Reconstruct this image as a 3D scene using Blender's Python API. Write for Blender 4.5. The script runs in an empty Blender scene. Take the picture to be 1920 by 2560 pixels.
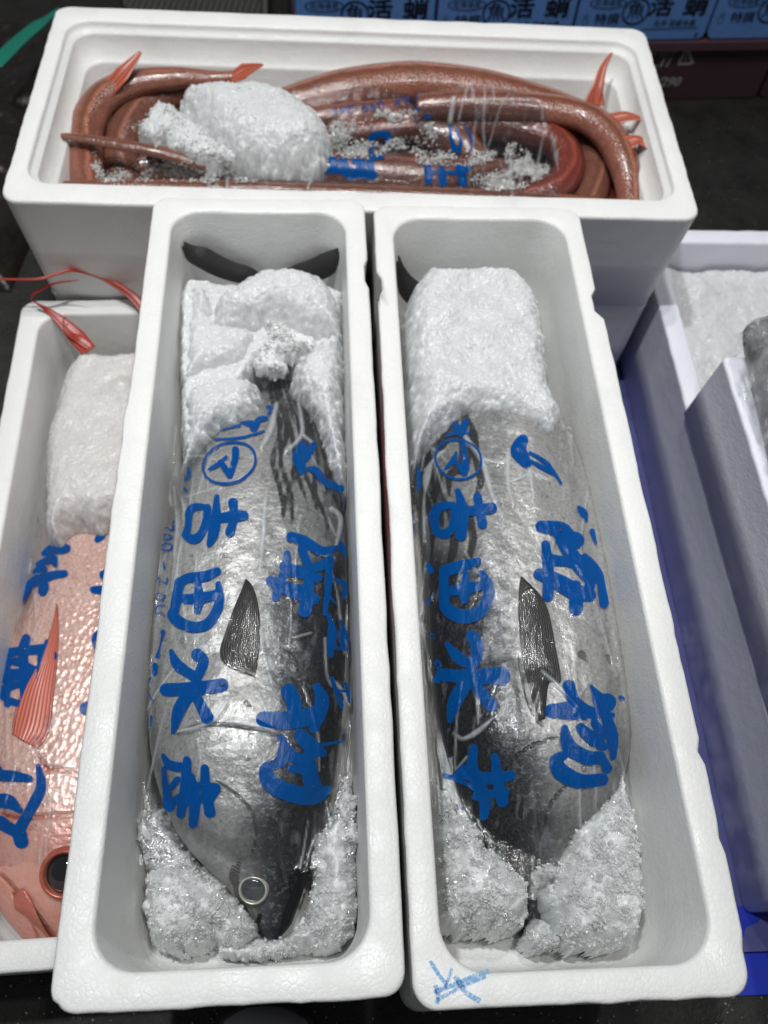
import bpy, math, random
import numpy as np
from mathutils import Matrix, Vector
from mathutils.bvhtree import BVHTree

S = bpy.context.scene
COL = S.collection
rng = np.random.default_rng(7)
random.seed(7)

# ------------------------------------------------------------------ camera, lamps, exposure
CAM = np.array([.0112, -.3860, .6792]); PITCH = 1.0336; ROLL = .1014; FPX = 2187.0
_f = np.array([0, math.cos(PITCH), -math.sin(PITCH)]); _u = np.array([0, math.sin(PITCH), math.cos(PITCH)]); _r = np.array([1., 0, 0])
RI = _r * math.cos(ROLL) + _u * math.sin(ROLL); UP = -_r * math.sin(ROLL) + _u * math.cos(ROLL); FW = _f
cd = bpy.data.cameras.new('camera'); cam = bpy.data.objects.new('camera', cd); COL.objects.link(cam)
cd.sensor_fit = 'VERTICAL'; cd.sensor_height = 34.6; cd.lens = FPX / 2560 * 34.6; cd.clip_start = .02; cd.clip_end = 60
M = Matrix(((RI[0], UP[0], -FW[0], CAM[0]), (RI[1], UP[1], -FW[1], CAM[1]), (RI[2], UP[2], -FW[2], CAM[2]), (0, 0, 0, 1)))
cam.matrix_world = M
cd.dof.use_dof = True; cd.dof.focus_distance = .70; cd.dof.aperture_fstop = 5.6
S.camera = cam

W = bpy.data.worlds.new('World'); S.world = W; W.use_nodes = True
W.node_tree.nodes['Background'].inputs[0].default_value = (.93, .96, 1.0, 1)
W.node_tree.nodes['Background'].inputs[1].default_value = .13


def lamp(name, loc, target, size, power, color, kind='AREA', **k):
    ld = bpy.data.lights.new(name, kind); o = bpy.data.objects.new(name, ld); COL.objects.link(o)
    ld.energy = power; ld.color = color
    if kind == 'AREA':
        ld.shape = k.get('shape', 'DISK'); ld.size = size
        if 'size_y' in k: ld.size_y = k['size_y']
    else:
        ld.shadow_soft_size = size
        ld.spot_size = k['spot']; ld.spot_blend = k['blend']
    o.location = loc
    o.rotation_euler = (Vector(target) - Vector(loc)).to_track_quat('-Z', 'Y').to_euler()
    return o


lamp('key_lamp', (.05, .50, 2.3), (0, .12, 0), .07, 11, (1, .985, .95))
lamp('spot_lamp', (-.05, .80, 2.35), (-.04, .55, 0), .035, 58, (1, .985, .955), 'SPOT', spot=math.radians(36), blend=.5)
lamp('second_lamp', (.48, -.05, 2.4), (.3, 0, 0), .10, 11, (1, .98, .95))
lamp('row_lamp', (-.5, .1, 2.4), (.1, 0, -.1), .10, 36, (.95, .98, 1))
S.view_settings.view_transform = 'Standard'; S.view_settings.look = 'None'; S.view_settings.exposure = -.1; S.view_settings.gamma = 1
S.render.engine = 'CYCLES'
S.cycles.max_bounces = 10; S.cycles.transparent_max_bounces = 16; S.cycles.diffuse_bounces = 4; S.cycles.caustics_reflective = False
S.cycles.caustics_refractive = False; S.cycles.sample_clamp_indirect = 6


# ------------------------------------------------------------------ geometry helpers
def unp(px, py, z):
    d = FW + RI * (px - 960) / FPX - UP * (py - 1280) / FPX
    return CAM + d * ((z - CAM[2]) / d[2])


def rayd(px, py):
    d = FW + RI * (px - 960) / FPX - UP * (py - 1280) / FPX
    return d / np.linalg.norm(d)


def unpl(px, py, p0, n):
    d = rayd(px, py); return CAM + d * (np.dot(np.asarray(p0) - CAM, n) / np.dot(d, n))


def proj(P):
    d = np.asarray(P, float) - CAM; k = d @ FW
    return 960 + FPX * (d @ RI) / k, 1280 - FPX * (d @ UP) / k


def h2(ix, iy, s=0):
    n = (ix.astype(np.int64) * 374761393 + iy.astype(np.int64) * 668265263 + s * 1442695041) & 0x7fffffff
    n = ((n ^ (n >> 13)) * 1274126177) & 0x7fffffff
    return ((n ^ (n >> 16)) & 0xffffff) / float(0xffffff)


def vnoise(x, y, s=0):
    ix = np.floor(x); iy = np.floor(y); fx = x - ix; fy = y - iy
    fx = fx * fx * (3 - 2 * fx); fy = fy * fy * (3 - 2 * fy)
    a = h2(ix, iy, s); b = h2(ix + 1, iy, s); c = h2(ix, iy + 1, s); d = h2(ix + 1, iy + 1, s)
    return (a + (b - a) * fx) * (1 - fy) + (c + (d - c) * fx) * fy - .5


def fbm(x, y, o=4, s=0):
    t = 0; a = 1
    for i in range(o):
        t = t + a * vnoise(x, y, s + i * 17); x = x * 2.03 + 5.1; y = y * 2.03 + 1.7; a *= .5
    return t


def facets(x, y, s=0):
    """random tilted facets per cell, like crushed ice; values about -1..1"""
    ix = np.floor(x); iy = np.floor(y); best = np.full(x.shape, 9.); out = np.zeros(x.shape)
    for dx in (-1, 0, 1):
        for dy in (-1, 0, 1):
            cx = ix + dx; cy = iy + dy
            px = cx + h2(cx, cy, s + 1); py = cy + h2(cx, cy, s + 2)
            d = (x - px) ** 2 + (y - py) ** 2
            v = (h2(cx, cy, s + 3) - .5) + (x - px) * (h2(cx, cy, s + 4) - .5) * 2 + (y - py) * (h2(cx, cy, s + 5) - .5) * 2
            m = d < best; best = np.where(m, d, best); out = np.where(m, v, out)
    return out


def cr(pts, n=8, closed=False):
    P = np.asarray(pts, float); N = len(P); out = []
    rngi = range(N if closed else N - 1)
    for i in rngi:
        if closed: a, b, c, d = P[i - 1], P[i], P[(i + 1) % N], P[(i + 2) % N]
        else: a, b, c, d = P[max(i - 1, 0)], P[i], P[i + 1], P[min(i + 2, N - 1)]
        for k in range(n):
            t = k / n
            out.append(.5 * ((2 * b) + (-a + c) * t + (2 * a - 5 * b + 4 * c - d) * t * t + (-a + 3 * b - 3 * c + d) * t ** 3))
    if not closed: out.append(P[-1])
    return np.array(out)


def poly_sd(X, Y, P):
    """signed distance to closed polygon, positive inside"""
    d = np.full(X.shape, 1e9); ins = np.zeros(X.shape, bool); n = len(P)
    for i in range(n):
        ax, ay = P[i]; bx, by = P[(i + 1) % n]
        ex, ey = bx - ax, by - ay; L = ex * ex + ey * ey + 1e-18
        t = np.clip(((X - ax) * ex + (Y - ay) * ey) / L, 0, 1)
        d = np.minimum(d, (X - ax - t * ex) ** 2 + (Y - ay - t * ey) ** 2)
        c = ((ay > Y) != (by > Y))
        with np.errstate(divide='ignore', invalid='ignore'):
            xi = (bx - ax) * (Y - ay) / (by - ay if by != ay else 1e-12) + ax
        ins ^= c & (X < xi)
    d = np.sqrt(d)
    return np.where(ins, d, -d)


def stroke_sd(X, Y, strokes, wk=1.):
    """X,Y flat arrays; strokes [(pts, widths)] ; signed distance (positive inside) to union of tapered strokes"""
    D = np.full(X.shape, -50.)
    for pts, ws in strokes:
        P = np.asarray(pts, float)
        ws = (np.asarray(ws, float) if np.ndim(ws) else np.full(len(P), float(ws))) * wk
        if len(ws) != len(P): ws = np.interp(np.linspace(0, 1, len(P)), np.linspace(0, 1, len(ws)), ws)
        Q = np.column_stack([P, ws / 2]); Q = cr(Q, 5) if len(P) > 2 else Q
        for i in range(len(Q) - 1):
            a, b = Q[i], Q[i + 1]; m = max(a[2], b[2]) + 12
            sel = np.nonzero((X > min(a[0], b[0]) - m) & (X < max(a[0], b[0]) + m) & (Y > min(a[1], b[1]) - m) & (Y < max(a[1], b[1]) + m))[0]
            if not len(sel): continue
            x = X[sel]; y = Y[sel]; ex, ey = b[0] - a[0], b[1] - a[1]
            t = np.clip(((x - a[0]) * ex + (y - a[1]) * ey) / (ex * ex + ey * ey + 1e-9), 0, 1)
            dd = a[2] + (b[2] - a[2]) * t - np.hypot(x - a[0] - t * ex, y - a[1] - t * ey)
            D[sel] = np.maximum(D[sel], dd)
    return D


def blur(A, s):
    if s < .5: return A
    r = int(3 * s) + 1; k = np.exp(-np.arange(-r, r + 1) ** 2 / (2 * s * s)); k /= k.sum()
    for ax in (0, 1):
        B = np.pad(A, [(r, r) if i == ax else (0, 0) for i in (0, 1)], mode='edge')
        A = sum(k[j] * (B[j:j + A.shape[0]] if ax == 0 else B[:, j:j + A.shape[1]]) for j in range(2 * r + 1))
    return A


# ------------------------------------------------------------------ object helpers
def tag(o, label, cat=None, group=None, kind=None):
    if label: o['label'] = label
    if cat: o['category'] = cat
    if group: o['group'] = group
    if kind: o['kind'] = kind
    return o


ORG = {}


def mk(name, V, F, mat, parent=None, origin=None, smooth=True, attrs=None, label=None, cat=None, group=None, kind=None):
    V = np.asarray(V, float)
    if parent is not None: o0 = ORG[parent.name]
    elif origin is None: o0 = np.array([V[:, 0].mean(), V[:, 1].mean(), V[:, 2].min()])
    else: o0 = np.asarray(origin, float)
    me = bpy.data.meshes.new(name); me.from_pydata((V - o0).tolist(), [], [tuple(int(i) for i in f) for f in F]); me.update()
    me.materials.append(mat)
    if smooth: me.polygons.foreach_set('use_smooth', np.ones(len(me.polygons), bool))
    for k, a in (attrs or {}).items():
        at = me.attributes.new(k, 'FLOAT', 'POINT'); at.data.foreach_set('value', np.asarray(a, np.float32).ravel())
    o = bpy.data.objects.new(name, me); COL.objects.link(o)
    if parent is not None: o.parent = parent; o.location = (0, 0, 0); ORG[o.name] = o0
    else: o.location = o0; ORG[o.name] = o0
    return tag(o, label, cat, group, kind)


def empty(name, loc, label, cat, group=None):
    o = bpy.data.objects.new(name, None); COL.objects.link(o); o.location = loc; o.empty_display_size = .02
    ORG[o.name] = np.asarray(loc, float); return tag(o, label, cat, group)


def gridfaces(n, m, mask=None, wrap=False):
    i, j = np.meshgrid(np.arange(n - 1), np.arange(m if wrap else m - 1), indexing='ij')
    jn = (j + 1) % m
    F = np.stack([i * m + j, (i + 1) * m + j, (i + 1) * m + jn, i * m + jn], -1)
    if mask is not None: F = F[mask]
    return F.reshape(-1, 4)


def gmesh(name, X, Y, Z, mat, vmask=None, attrs=None, **k):
    n, m = X.shape; V = np.stack([X, Y, Z], -1).reshape(-1, 3)
    cm = None
    if vmask is not None: cm = vmask[:-1, :-1] & vmask[1:, :-1] & vmask[:-1, 1:] & vmask[1:, 1:]
    F = gridfaces(n, m, cm); used = np.unique(F); re = np.full(len(V), -1); re[used] = np.arange(len(used))
    F = re[F]; V = V[used]
    # orient upward
    a, b, c = V[F[0][0]], V[F[0][1]], V[F[0][2]]
    if np.cross(b - a, c - a)[2] < 0: F = F[:, ::-1]
    at = {q: np.asarray(v).ravel()[used] for q, v in (attrs or {}).items()}
    return mk(name, V, F, mat, attrs=at, **k)


def worldverts(o):
    return np.array([tuple(v.co) for v in o.data.vertices]) + ORG[o.name]


def bvh(objs):
    V = []; F = []; n = 0
    for o in objs:
        v = worldverts(o); V += v.tolist(); F += [tuple(i + n for i in p.vertices) for p in o.data.polygons]; n += len(v)
    return BVHTree.FromPolygons(V, F)


def hit(t, px, py):
    h = t.ray_cast(Vector(CAM), Vector(rayd(px, py)))
    return None if h[0] is None else (np.array(h[0]), np.array(h[1]))


def drop(t, X, Y, miss):
    Z = np.full(X.shape, miss)
    for i in range(X.shape[0]):
        for j in range(X.shape[1]):
            h = t.ray_cast(Vector((X[i, j], Y[i, j], .5)), Vector((0, 0, -1)))
            if h[0] is not None: Z[i, j] = max(miss, h[0][2])
    return Z


# ------------------------------------------------------------------ materials
class NT:
    def __init__(s, name):
        s.m = bpy.data.materials.new(name); s.m.use_nodes = True; s.t = s.m.node_tree; s.t.nodes.clear()
        s.out = s.n('ShaderNodeOutputMaterial')

    def n(s, ty, **k):
        x = s.t.nodes.new(ty)
        for a, b in k.items(): setattr(x, a, b)
        return x

    def set(s, x, **k):
        for a, b in k.items(): s.inp(x, a.replace('_', ' '), b)
        return x

    def inp(s, x, a, b):
        i = x.inputs[a]
        if isinstance(b, bpy.types.NodeSocket): s.t.links.new(b, i)
        else: i.default_value = (*b, 1) if isinstance(b, tuple) and len(b) == 3 and i.type == 'RGBA' else b

    def coord(s, scale=None):
        c = s.n('ShaderNodeTexCoord').outputs['Object']
        if scale:
            mp = s.n('ShaderNodeMapping'); s.inp(mp, 'Vector', c); s.inp(mp, 'Scale', scale); c = mp.outputs[0]
        return c

    def noise(s, scale, detail=3, rough=.5, co=None):
        x = s.n('ShaderNodeTexNoise'); s.inp(x, 'Vector', co or s.coord()); s.inp(x, 'Scale', float(scale)); s.inp(x, 'Detail', float(detail)); s.inp(x, 'Roughness', rough)
        return x.outputs['Fac']

    def vor(s, scale, feature='F1', co=None, out='Distance', rand=1.):
        x = s.n('ShaderNodeTexVoronoi', feature=feature); s.inp(x, 'Vector', co or s.coord()); s.inp(x, 'Scale', float(scale)); s.inp(x, 'Randomness', rand)
        return x.outputs[out]

    def ramp(s, fac, stops):
        r = s.n('ShaderNodeValToRGB'); s.inp(r, 'Fac', fac); e = r.color_ramp.elements
        while len(e) < len(stops): e.new(.5)
        for i, (p, c) in enumerate(stops):
            e[i].position = p; e[i].color = (*c, 1) if isinstance(c, tuple) else (c, c, c, 1)
        return r.outputs['Color']

    def math(s, op, a, b=0., c=None, clamp=False):
        x = s.n('ShaderNodeMath', operation=op, use_clamp=clamp); s.inp(x, 0, a); s.inp(x, 1, b)
        if c is not None: s.inp(x, 2, c)
        return x.outputs[0]

    def rng(s, v, a, b, c=0., d=1.):
        x = s.n('ShaderNodeMapRange'); s.inp(x, 0, v)
        for i, q in enumerate((a, b, c, d)): s.inp(x, i + 1, float(q))
        return x.outputs[0]

    def mixc(s, f, a, b):
        x = s.n('ShaderNodeMix', data_type='RGBA'); s.inp(x, 0, f); s.inp(x, 6, a); s.inp(x, 7, b); return x.outputs[2]

    def attr(s, name):
        return s.n('ShaderNodeAttribute', attribute_name=name).outputs['Fac']

    def bump(s, h, dist, strength=1., nrm=None):
        b = s.n('ShaderNodeBump'); s.inp(b, 'Height', h); s.inp(b, 'Distance', dist); s.inp(b, 'Strength', strength)
        if nrm is not None: s.inp(b, 'Normal', nrm)
        return b.outputs[0]

    def bsdf(s, **k):
        b = s.n('ShaderNodeBsdfPrincipled')
        for a, v in k.items(): s.inp(b, a.replace('_', ' '), v)
        return b.outputs[0]

    def mixs(s, f, a, b):
        x = s.n('ShaderNodeMixShader'); s.inp(x, 0, f); s.inp(x, 1, a); s.inp(x, 2, b); return x.outputs[0]

    def done(s, sh):
        s.t.links.new(sh, s.out.inputs['Surface']); return s.m


def m_foam(name, dirt=.5, base=(.80, .80, .785)):
    t = NT(name)
    cells = t.vor(210, 'SMOOTH_F1'); edge = t.vor(210, 'DISTANCE_TO_EDGE')
    b1 = t.bump(t.rng(edge, 0, .22), .0003, .36)
    b2 = t.bump(t.noise(60, 5, .6), .0022, .35, b1)
    b3 = t.bump(t.noise(900, 2), .0003, .3, b2)
    d = t.rng(t.noise(9, 6, .65), .56, .78); c = t.mixc(t.math('MULTIPLY', d, dirt), base, (.60, .60, .58))
    sp = t.rng(t.noise(260, 2), .74, .80); c = t.mixc(t.math('MULTIPLY', sp, dirt * .9), c, (.42, .42, .40))
    c = t.mixc(t.math('MULTIPLY', t.rng(edge, .09, 0), .10), c, (.5, .5, .48))
    r = t.rng(t.noise(30, 4), .3, .7, .28, .6)
    return t.done(t.bsdf(Base_Color=c, Roughness=r, Normal=b3, Subsurface_Weight=.0))


def m_plain(name, col, rough=.5, bs=None, bd=.001, metallic=0., var=.15):
    t = NT(name); k = dict(Roughness=rough, Metallic=metallic)
    dk = tuple(x * (1 - var) for x in col); lt = tuple(min(1, x * (1 + var)) for x in col)
    k['Base_Color'] = t.mixc(t.noise(40, 5, .6), dk, lt)
    if bs: k['Normal'] = t.bump(t.noise(bs, 4), bd, .6)
    return t.done(t.bsdf(**k))


def m_ice(name, clear=0., tint=(.68, .695, .70), rough=.18):
    t = NT(name)
    c = t.noise(350, 3, .6); v = t.vor(420, 'F1')
    n1 = t.bump(c, .0009, .6); n2 = t.bump(v, .0006, .45, n1)
    base = t.mixc(t.rng(t.noise(55, 5, .65), .35, .7), tuple(x * .86 for x in tint), tint)
    ice = t.bsdf(Base_Color=base, Roughness=rough, Normal=n2, IOR=1.31, Specular_IOR_Level=.75, Subsurface_Weight=.6,
                 Subsurface_Radius=(.006, .007, .008), Subsurface_Scale=1.)
    if clear > 0:
        tr = t.n('ShaderNodeBsdfTransparent'); t.inp(tr, 'Color', (.93, .95, .95))
        f = t.math('MULTIPLY', t.rng(t.noise(120, 4, .6), .38, .62), clear)
        gl = t.n('ShaderNodeBsdfGlossy'); t.inp(gl, 'Roughness', .08); t.inp(gl, 'Normal', n2)
        clr = t.mixs(.16, tr.outputs[0], gl.outputs[0])
        ice = t.mixs(f, ice, clr)
    return t.done(ice)


def m_film(name, haze=.09, gloss=.1, ink=(.0, .095, .37), wr=1.):
    t = NT(name)
    w1 = t.noise(90, 5, .6); st = t.noise(30, 5, .65, co=t.coord((3.5, 1., 1.)))
    drops = t.vor(520, 'F1')
    n1 = t.bump(st, .0026 * wr, .55); n2 = t.bump(w1, .0008 * wr, .6, n1); n3 = t.bump(t.rng(drops, .0, .45, 1, 0), .0002, .5, n2)
    tr = t.n('ShaderNodeBsdfTransparent'); t.inp(tr, 'Color', (.97, .975, .98))
    gl = t.n('ShaderNodeBsdfGlossy'); t.inp(gl, 'Roughness', .09); t.inp(gl, 'Normal', n3)
    fr = t.n('ShaderNodeFresnel'); t.inp(fr, 'IOR', 1.5); t.inp(fr, 'Normal', n3)
    f = t.math('ADD', t.math('MULTIPLY', fr.outputs[0], .65), gloss * .12, clamp=True)
    film = t.mixs(f, tr.outputs[0], gl.outputs[0])
    df = t.bsdf(Base_Color=(.75, .78, .82), Roughness=.25, Normal=n2)
    hz = t.math('ADD', t.math('MULTIPLY', t.rng(st, .55, .75), haze * 1.6), t.math('ADD', t.math('MULTIPLY', t.attr('fold'), .36), haze * .12), clamp=True)
    film = t.mixs(hz, film, df)
    it = t.n('ShaderNodeBsdfTransparent'); t.inp(it, 'Color', (.0, .11, .62))
    idf = t.bsdf(Base_Color=ink, Roughness=.25, Normal=n2, Specular_IOR_Level=.3)
    inks = t.mixs(.62, it.outputs[0], idf)
    fi = t.rng(t.attr('ink'), -.9, .9)
    return t.done(t.mixs(fi, film, inks))


FOAMB = m_foam('foam_blue_bounce', .4, (.78, .79, .87)); FOAM = m_foam('foam_white', .5); FOAM2 = m_foam('foam_worn', .6)  # FOAMB: white foam, blue bounce light from the sheet put into its base colour
ICE = m_ice('ice_packed'); ICEW = m_ice('ice_wet', 0, (.80, .82, .82), .13); ICEG = m_ice('ice_glassy', .15, (.78, .80, .80), .10)
FILM = m_film('film_printed'); FILMR = m_film('film_snapper', .05, .05); FILMB = m_film('film_back', .10, .05)

# ------------------------------------------------------------------ setting
def quad(name, P, mat, **k):
    return mk(name, P, [(0, 1, 2, 3)], mat, smooth=False, **k)


t = NT('wet_black_rubber')
c = t.mixc(t.rng(t.noise(35, 7, .7), .35, .7), (.006, .006, .005), (.020, .018, .015))
MF = t.done(t.bsdf(Base_Color=c, Roughness=t.rng(t.noise(12, 5), .3, .7, .35, .7), Normal=t.bump(t.noise(160, 5, .7), .003, .7)))
ZF = -.345
quad('floor', [(-4, -2, ZF), (4, -2, ZF), (4, 6, ZF), (-4, 6, ZF)], MF, origin=(0, 0, ZF), kind='structure')


# ------------------------------------------------------------------ styrofoam boxes
class Frame:
    def __init__(s, cx, cy, yaw): s.c = np.array([cx, cy]); s.cs, s.sn = math.cos(yaw), math.sin(yaw); s.yaw = yaw

    def w(s, x, y, z):
        x = np.asarray(x, float); y = np.asarray(y, float); z = np.broadcast_to(np.asarray(z, float), x.shape)
        return np.stack([s.c[0] + x * s.cs - y * s.sn, s.c[1] + x * s.sn + y * s.cs, z], -1)

    def l(s, P):
        P = np.asarray(P, float); dx = P[..., 0] - s.c[0]; dy = P[..., 1] - s.c[1]
        return dx * s.cs + dy * s.sn, -dx * s.sn + dy * s.cs


def rrect(wx, wy, r, ns=(70, 26), nc=9):
    pts = []
    hx, hy = wx / 2, wy / 2
    def arc(cx, cy, a0):
        for k in range(nc + 1):
            a = a0 + math.pi / 2 * k / nc; pts.append((cx + r * math.cos(a), cy + r * math.sin(a)))
    def seg(a, b, n):
        for k in range(1, n): pts.append((a[0] + (b[0] - a[0]) * k / n, a[1] + (b[1] - a[1]) * k / n))
    arc(hx - r, hy - r, 0); seg((hx - r, hy), (-hx + r, hy), ns[1]); arc(-hx + r, hy - r, math.pi / 2)
    seg((-hx, hy - r), (-hx, -hy + r), ns[0]); arc(-hx + r, -hy + r, math.pi); seg((-hx + r, -hy), (hx - r, -hy), ns[1])
    arc(hx - r, -hy + r, 1.5 * math.pi); seg((hx, -hy + r), (hx, hy - r), ns[0])
    return np.array(pts)


def foam_box(fr, Wd, L, zt, H, wall, label, ri=.03, ro=.015, draft=.010, wall_y=None, lip=False, notch=(), mat=None, seed=0, group='white foam fish boxes', fill=True):
    wy = wall_y or wall
    prof = [(draft, draft, -H, ro), (draft * .5, draft * .5, -H * .5, ro), (.0004, .0004, -.006, ro), (.0, .0, -.003, ro), (.0012, .0012, -.0008, ro), (.003, .003, 0, ro)]
    e = .003
    prof += [(wall - e, wy - e, 0, ri + e), (wall - .0008, wy - .0008, -.001, ri), (wall, wy, -.004, ri)]
    if lip:
        prof += [(wall + .001, wy + .001, -.011, ri), (wall + .006, wy + .006, -.012, ri - .002), (wall + .007, wy + .007, -.016, ri - .002),
                 (wall + .010, wy + .010, -.045, ri - .003), (wall + .015, wy + .015, -.047, ri - .003), (wall + .0165, wy + .0165, -.051, ri - .004)]
        prof += [(wall + .024, wy + .024, -H + .03, ri - .004), (wall + .034, wy + .034, -H + .018, ri - .004)]
    else:
        prof += [(wall + .003, wy + .003, -H * .45, ri), (wall + .006, wy + .006, -H + .035, ri), (wall + .012, wy + .012, -H + .022, ri - .004), (wall + .024, wy + .024, -H + .016, ri - .01)]
    rings = []
    for q, (ix, iy, z, r) in enumerate(prof):
        R = rrect(Wd - 2 * ix, L - 2 * iy, max(r, .004))
        if q < 6:
            # worn edge
            nz = fbm(R[:, 0] * 60 + seed, R[:, 1] * 60, 3, seed) * .0014
            nrm = R / np.maximum(np.abs(R).max(1, keepdims=True), .01)
            R = R + np.sign(R) * 0 + nrm * nz[:, None] * (1 if q > 1 else .3)
            for side, y0, y1, dep in notch:
                m = (R[:, 0] * side > 0) & (np.abs(R[:, 0]) > Wd / 2 - ix - .003) & (R[:, 1] > y0) & (R[:, 1] < y1)
                R[m, 0] -= side * dep
        zz = np.full(len(R), float(zt + z))
        if 3 <= q <= 7: zz += fbm(R[:, 0] * 45, R[:, 1] * 45 + seed, 3, 5) * .0012
        rings.append(fr.w(R[:, 0], R[:, 1], zz))
    m = len(rings[0]); V = np.concatenate(rings); F = [tuple(f) for f in gridfaces(len(rings), m, wrap=True)[:, ::-1]]
    F.append(tuple(range(m))[::-1]); F.append(tuple(range((len(rings) - 1) * m, len(rings) * m)))
    F = [tuple(f[::-1]) for f in F[:-2]] + F[-2:]
    o = mk('foam_box', V, F, mat or FOAM, origin=(fr.c[0], fr.c[1], zt - H), label=label, cat='foam box', group=group)
    bm = __import__('bmesh').new(); bm.from_mesh(o.data); __import__('bmesh').ops.recalc_face_normals(bm, faces=bm.faces); bm.to_mesh(o.data); bm.free()
    return o


FL = Frame(-.1115, .0184, .1346); FRT = Frame(.1324, .0416, .1282); FB = Frame(-.0752, .6188, .1083)
WT, LT, HT = .2379, .80, .168
boxL = foam_box(FL, WT, LT, 0, HT, .0235, 'long narrow white foam box holding the bonito whose eye shows', ri=.031, ro=.017,
                notch=[(1, .268, .298, .0035), (1, -.35, .268, -.0003), (-1, -.4, .15, -.002), (-1, .10, .15, .0015)], seed=1)
boxR = foam_box(FRT, WT, LT, 0, HT, .0215, 'long narrow white foam box with pale blue crayon mark on its near rim', ri=.033, ro=.017, draft=.002,
                notch=[(-1, .262, .292, .005), (1, .232, .268, .006), (1, -.36, .232, -.0025), (1, -.238, -.222, .0035), (1, -.30, -.292, .002)], seed=2)
boxB = foam_box(FB, .8112, .3892, -.012, .156, .022, 'wide white foam box with stepped lip across the back, full of copper red fish', ri=.03, ro=.02, draft=.0104,
                wall_y=.033, lip=True, seed=3)
# lower tier boxes
yR = .155
c0 = unp(56, 750, -.173)
cs, sn = math.cos(yR), math.sin(yR)
WR, LR = .30, .775
ctr = c0[:2] + np.array([WR / 2 * cs + LR / 2 * sn, WR / 2 * sn - LR / 2 * cs])
FS = Frame(ctr[0], ctr[1], yR)
boxS = foam_box(FS, WR, LR, -.173, .168, .026, 'white foam box with a pink snapper at the left edge, partly under the bonito box', ri=.03, ro=.02, seed=4, mat=FOAM2)
# box under back box
lowB = foam_box(Frame(-.0752 , .6210, .1083), .7916, .3672, -.1695, .172, .025, 'white foam box underneath the wide box of copper red fish', draft=.006, seed=5)
lowR = foam_box(FRT, .222, .78, -.1705, .171, .022, 'white foam box hidden below the box with the blue crayon mark', draft=.006, seed=6)
yF = .125
c1 = np.array([.3325, .632]); WF, LF = .46, .88
FF = Frame(c1[0] + WF / 2 * math.cos(yF) + LF / 2 * math.sin(yF), c1[1] + WF / 2 * math.sin(yF) - LF / 2 * math.cos(yF), yF)
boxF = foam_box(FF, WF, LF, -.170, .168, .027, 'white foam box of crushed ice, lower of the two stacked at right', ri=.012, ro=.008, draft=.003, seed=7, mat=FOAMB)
yN = .1375
c2 = unp(1812, 890, -.06) - np.array([.0030, .001, 0]); WN, LN = .40, .66
FN = Frame(c2[0] + WN / 2 * math.cos(yN) + LN / 2 * math.sin(yN), c2[1] + WN / 2 * math.sin(yN) - LN / 2 * math.cos(yN), yN)
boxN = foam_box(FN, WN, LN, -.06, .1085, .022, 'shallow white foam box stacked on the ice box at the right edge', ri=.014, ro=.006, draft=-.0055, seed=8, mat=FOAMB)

# blue plastic sheet below the right boxes
t = NT('blue_plastic'); MBL = t.done(t.bsdf(Base_Color=t.mixc(t.noise(9, 4), (.075, .08, .22), (.10, .105, .26)), Roughness=.3, Normal=t.bump(t.noise(25, 4), .006, .5)))
nx, ny = 60, 120
u, v = np.meshgrid(np.linspace(-.33, .33, nx), np.linspace(-.475, .44, ny))
edge = np.minimum(.475 + v, .33 - np.abs(u))
z = ZF + .004 + .004 * np.clip(fbm(u * 18, v * 18, 3, 3), -.5, .5) + np.where(edge < .012, .006, 0)
P = FF.w(u, v, z)
sheet = gmesh('plastic_sheet', P[..., 0], P[..., 1], np.minimum(z, ZF + .0095), MBL, label='shiny blue plastic sheet under the stacked boxes at the right', cat='plastic sheet', origin=(FF.c[0], FF.c[1], ZF))
quadP = [FF.w(a, b, z) for z in (ZF + .0008, ZF + .0035) for a, b in ((-.36, -.515), (.36, -.515), (.36, -.43), (-.36, -.43))]
t = NT('blue_tray'); MTR = t.done(t.bsdf(Base_Color=(.02, .04, .42), Roughness=.3))
mk('plastic_tray', np.array(quadP), [(4, 5, 6, 7), (0, 1, 5, 4), (1, 2, 6, 5), (2, 3, 7, 6), (3, 0, 4, 7)], MTR, smooth=False, label='bright blue plastic edge on the floor in the lower right corner', cat='plastic tray')

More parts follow.
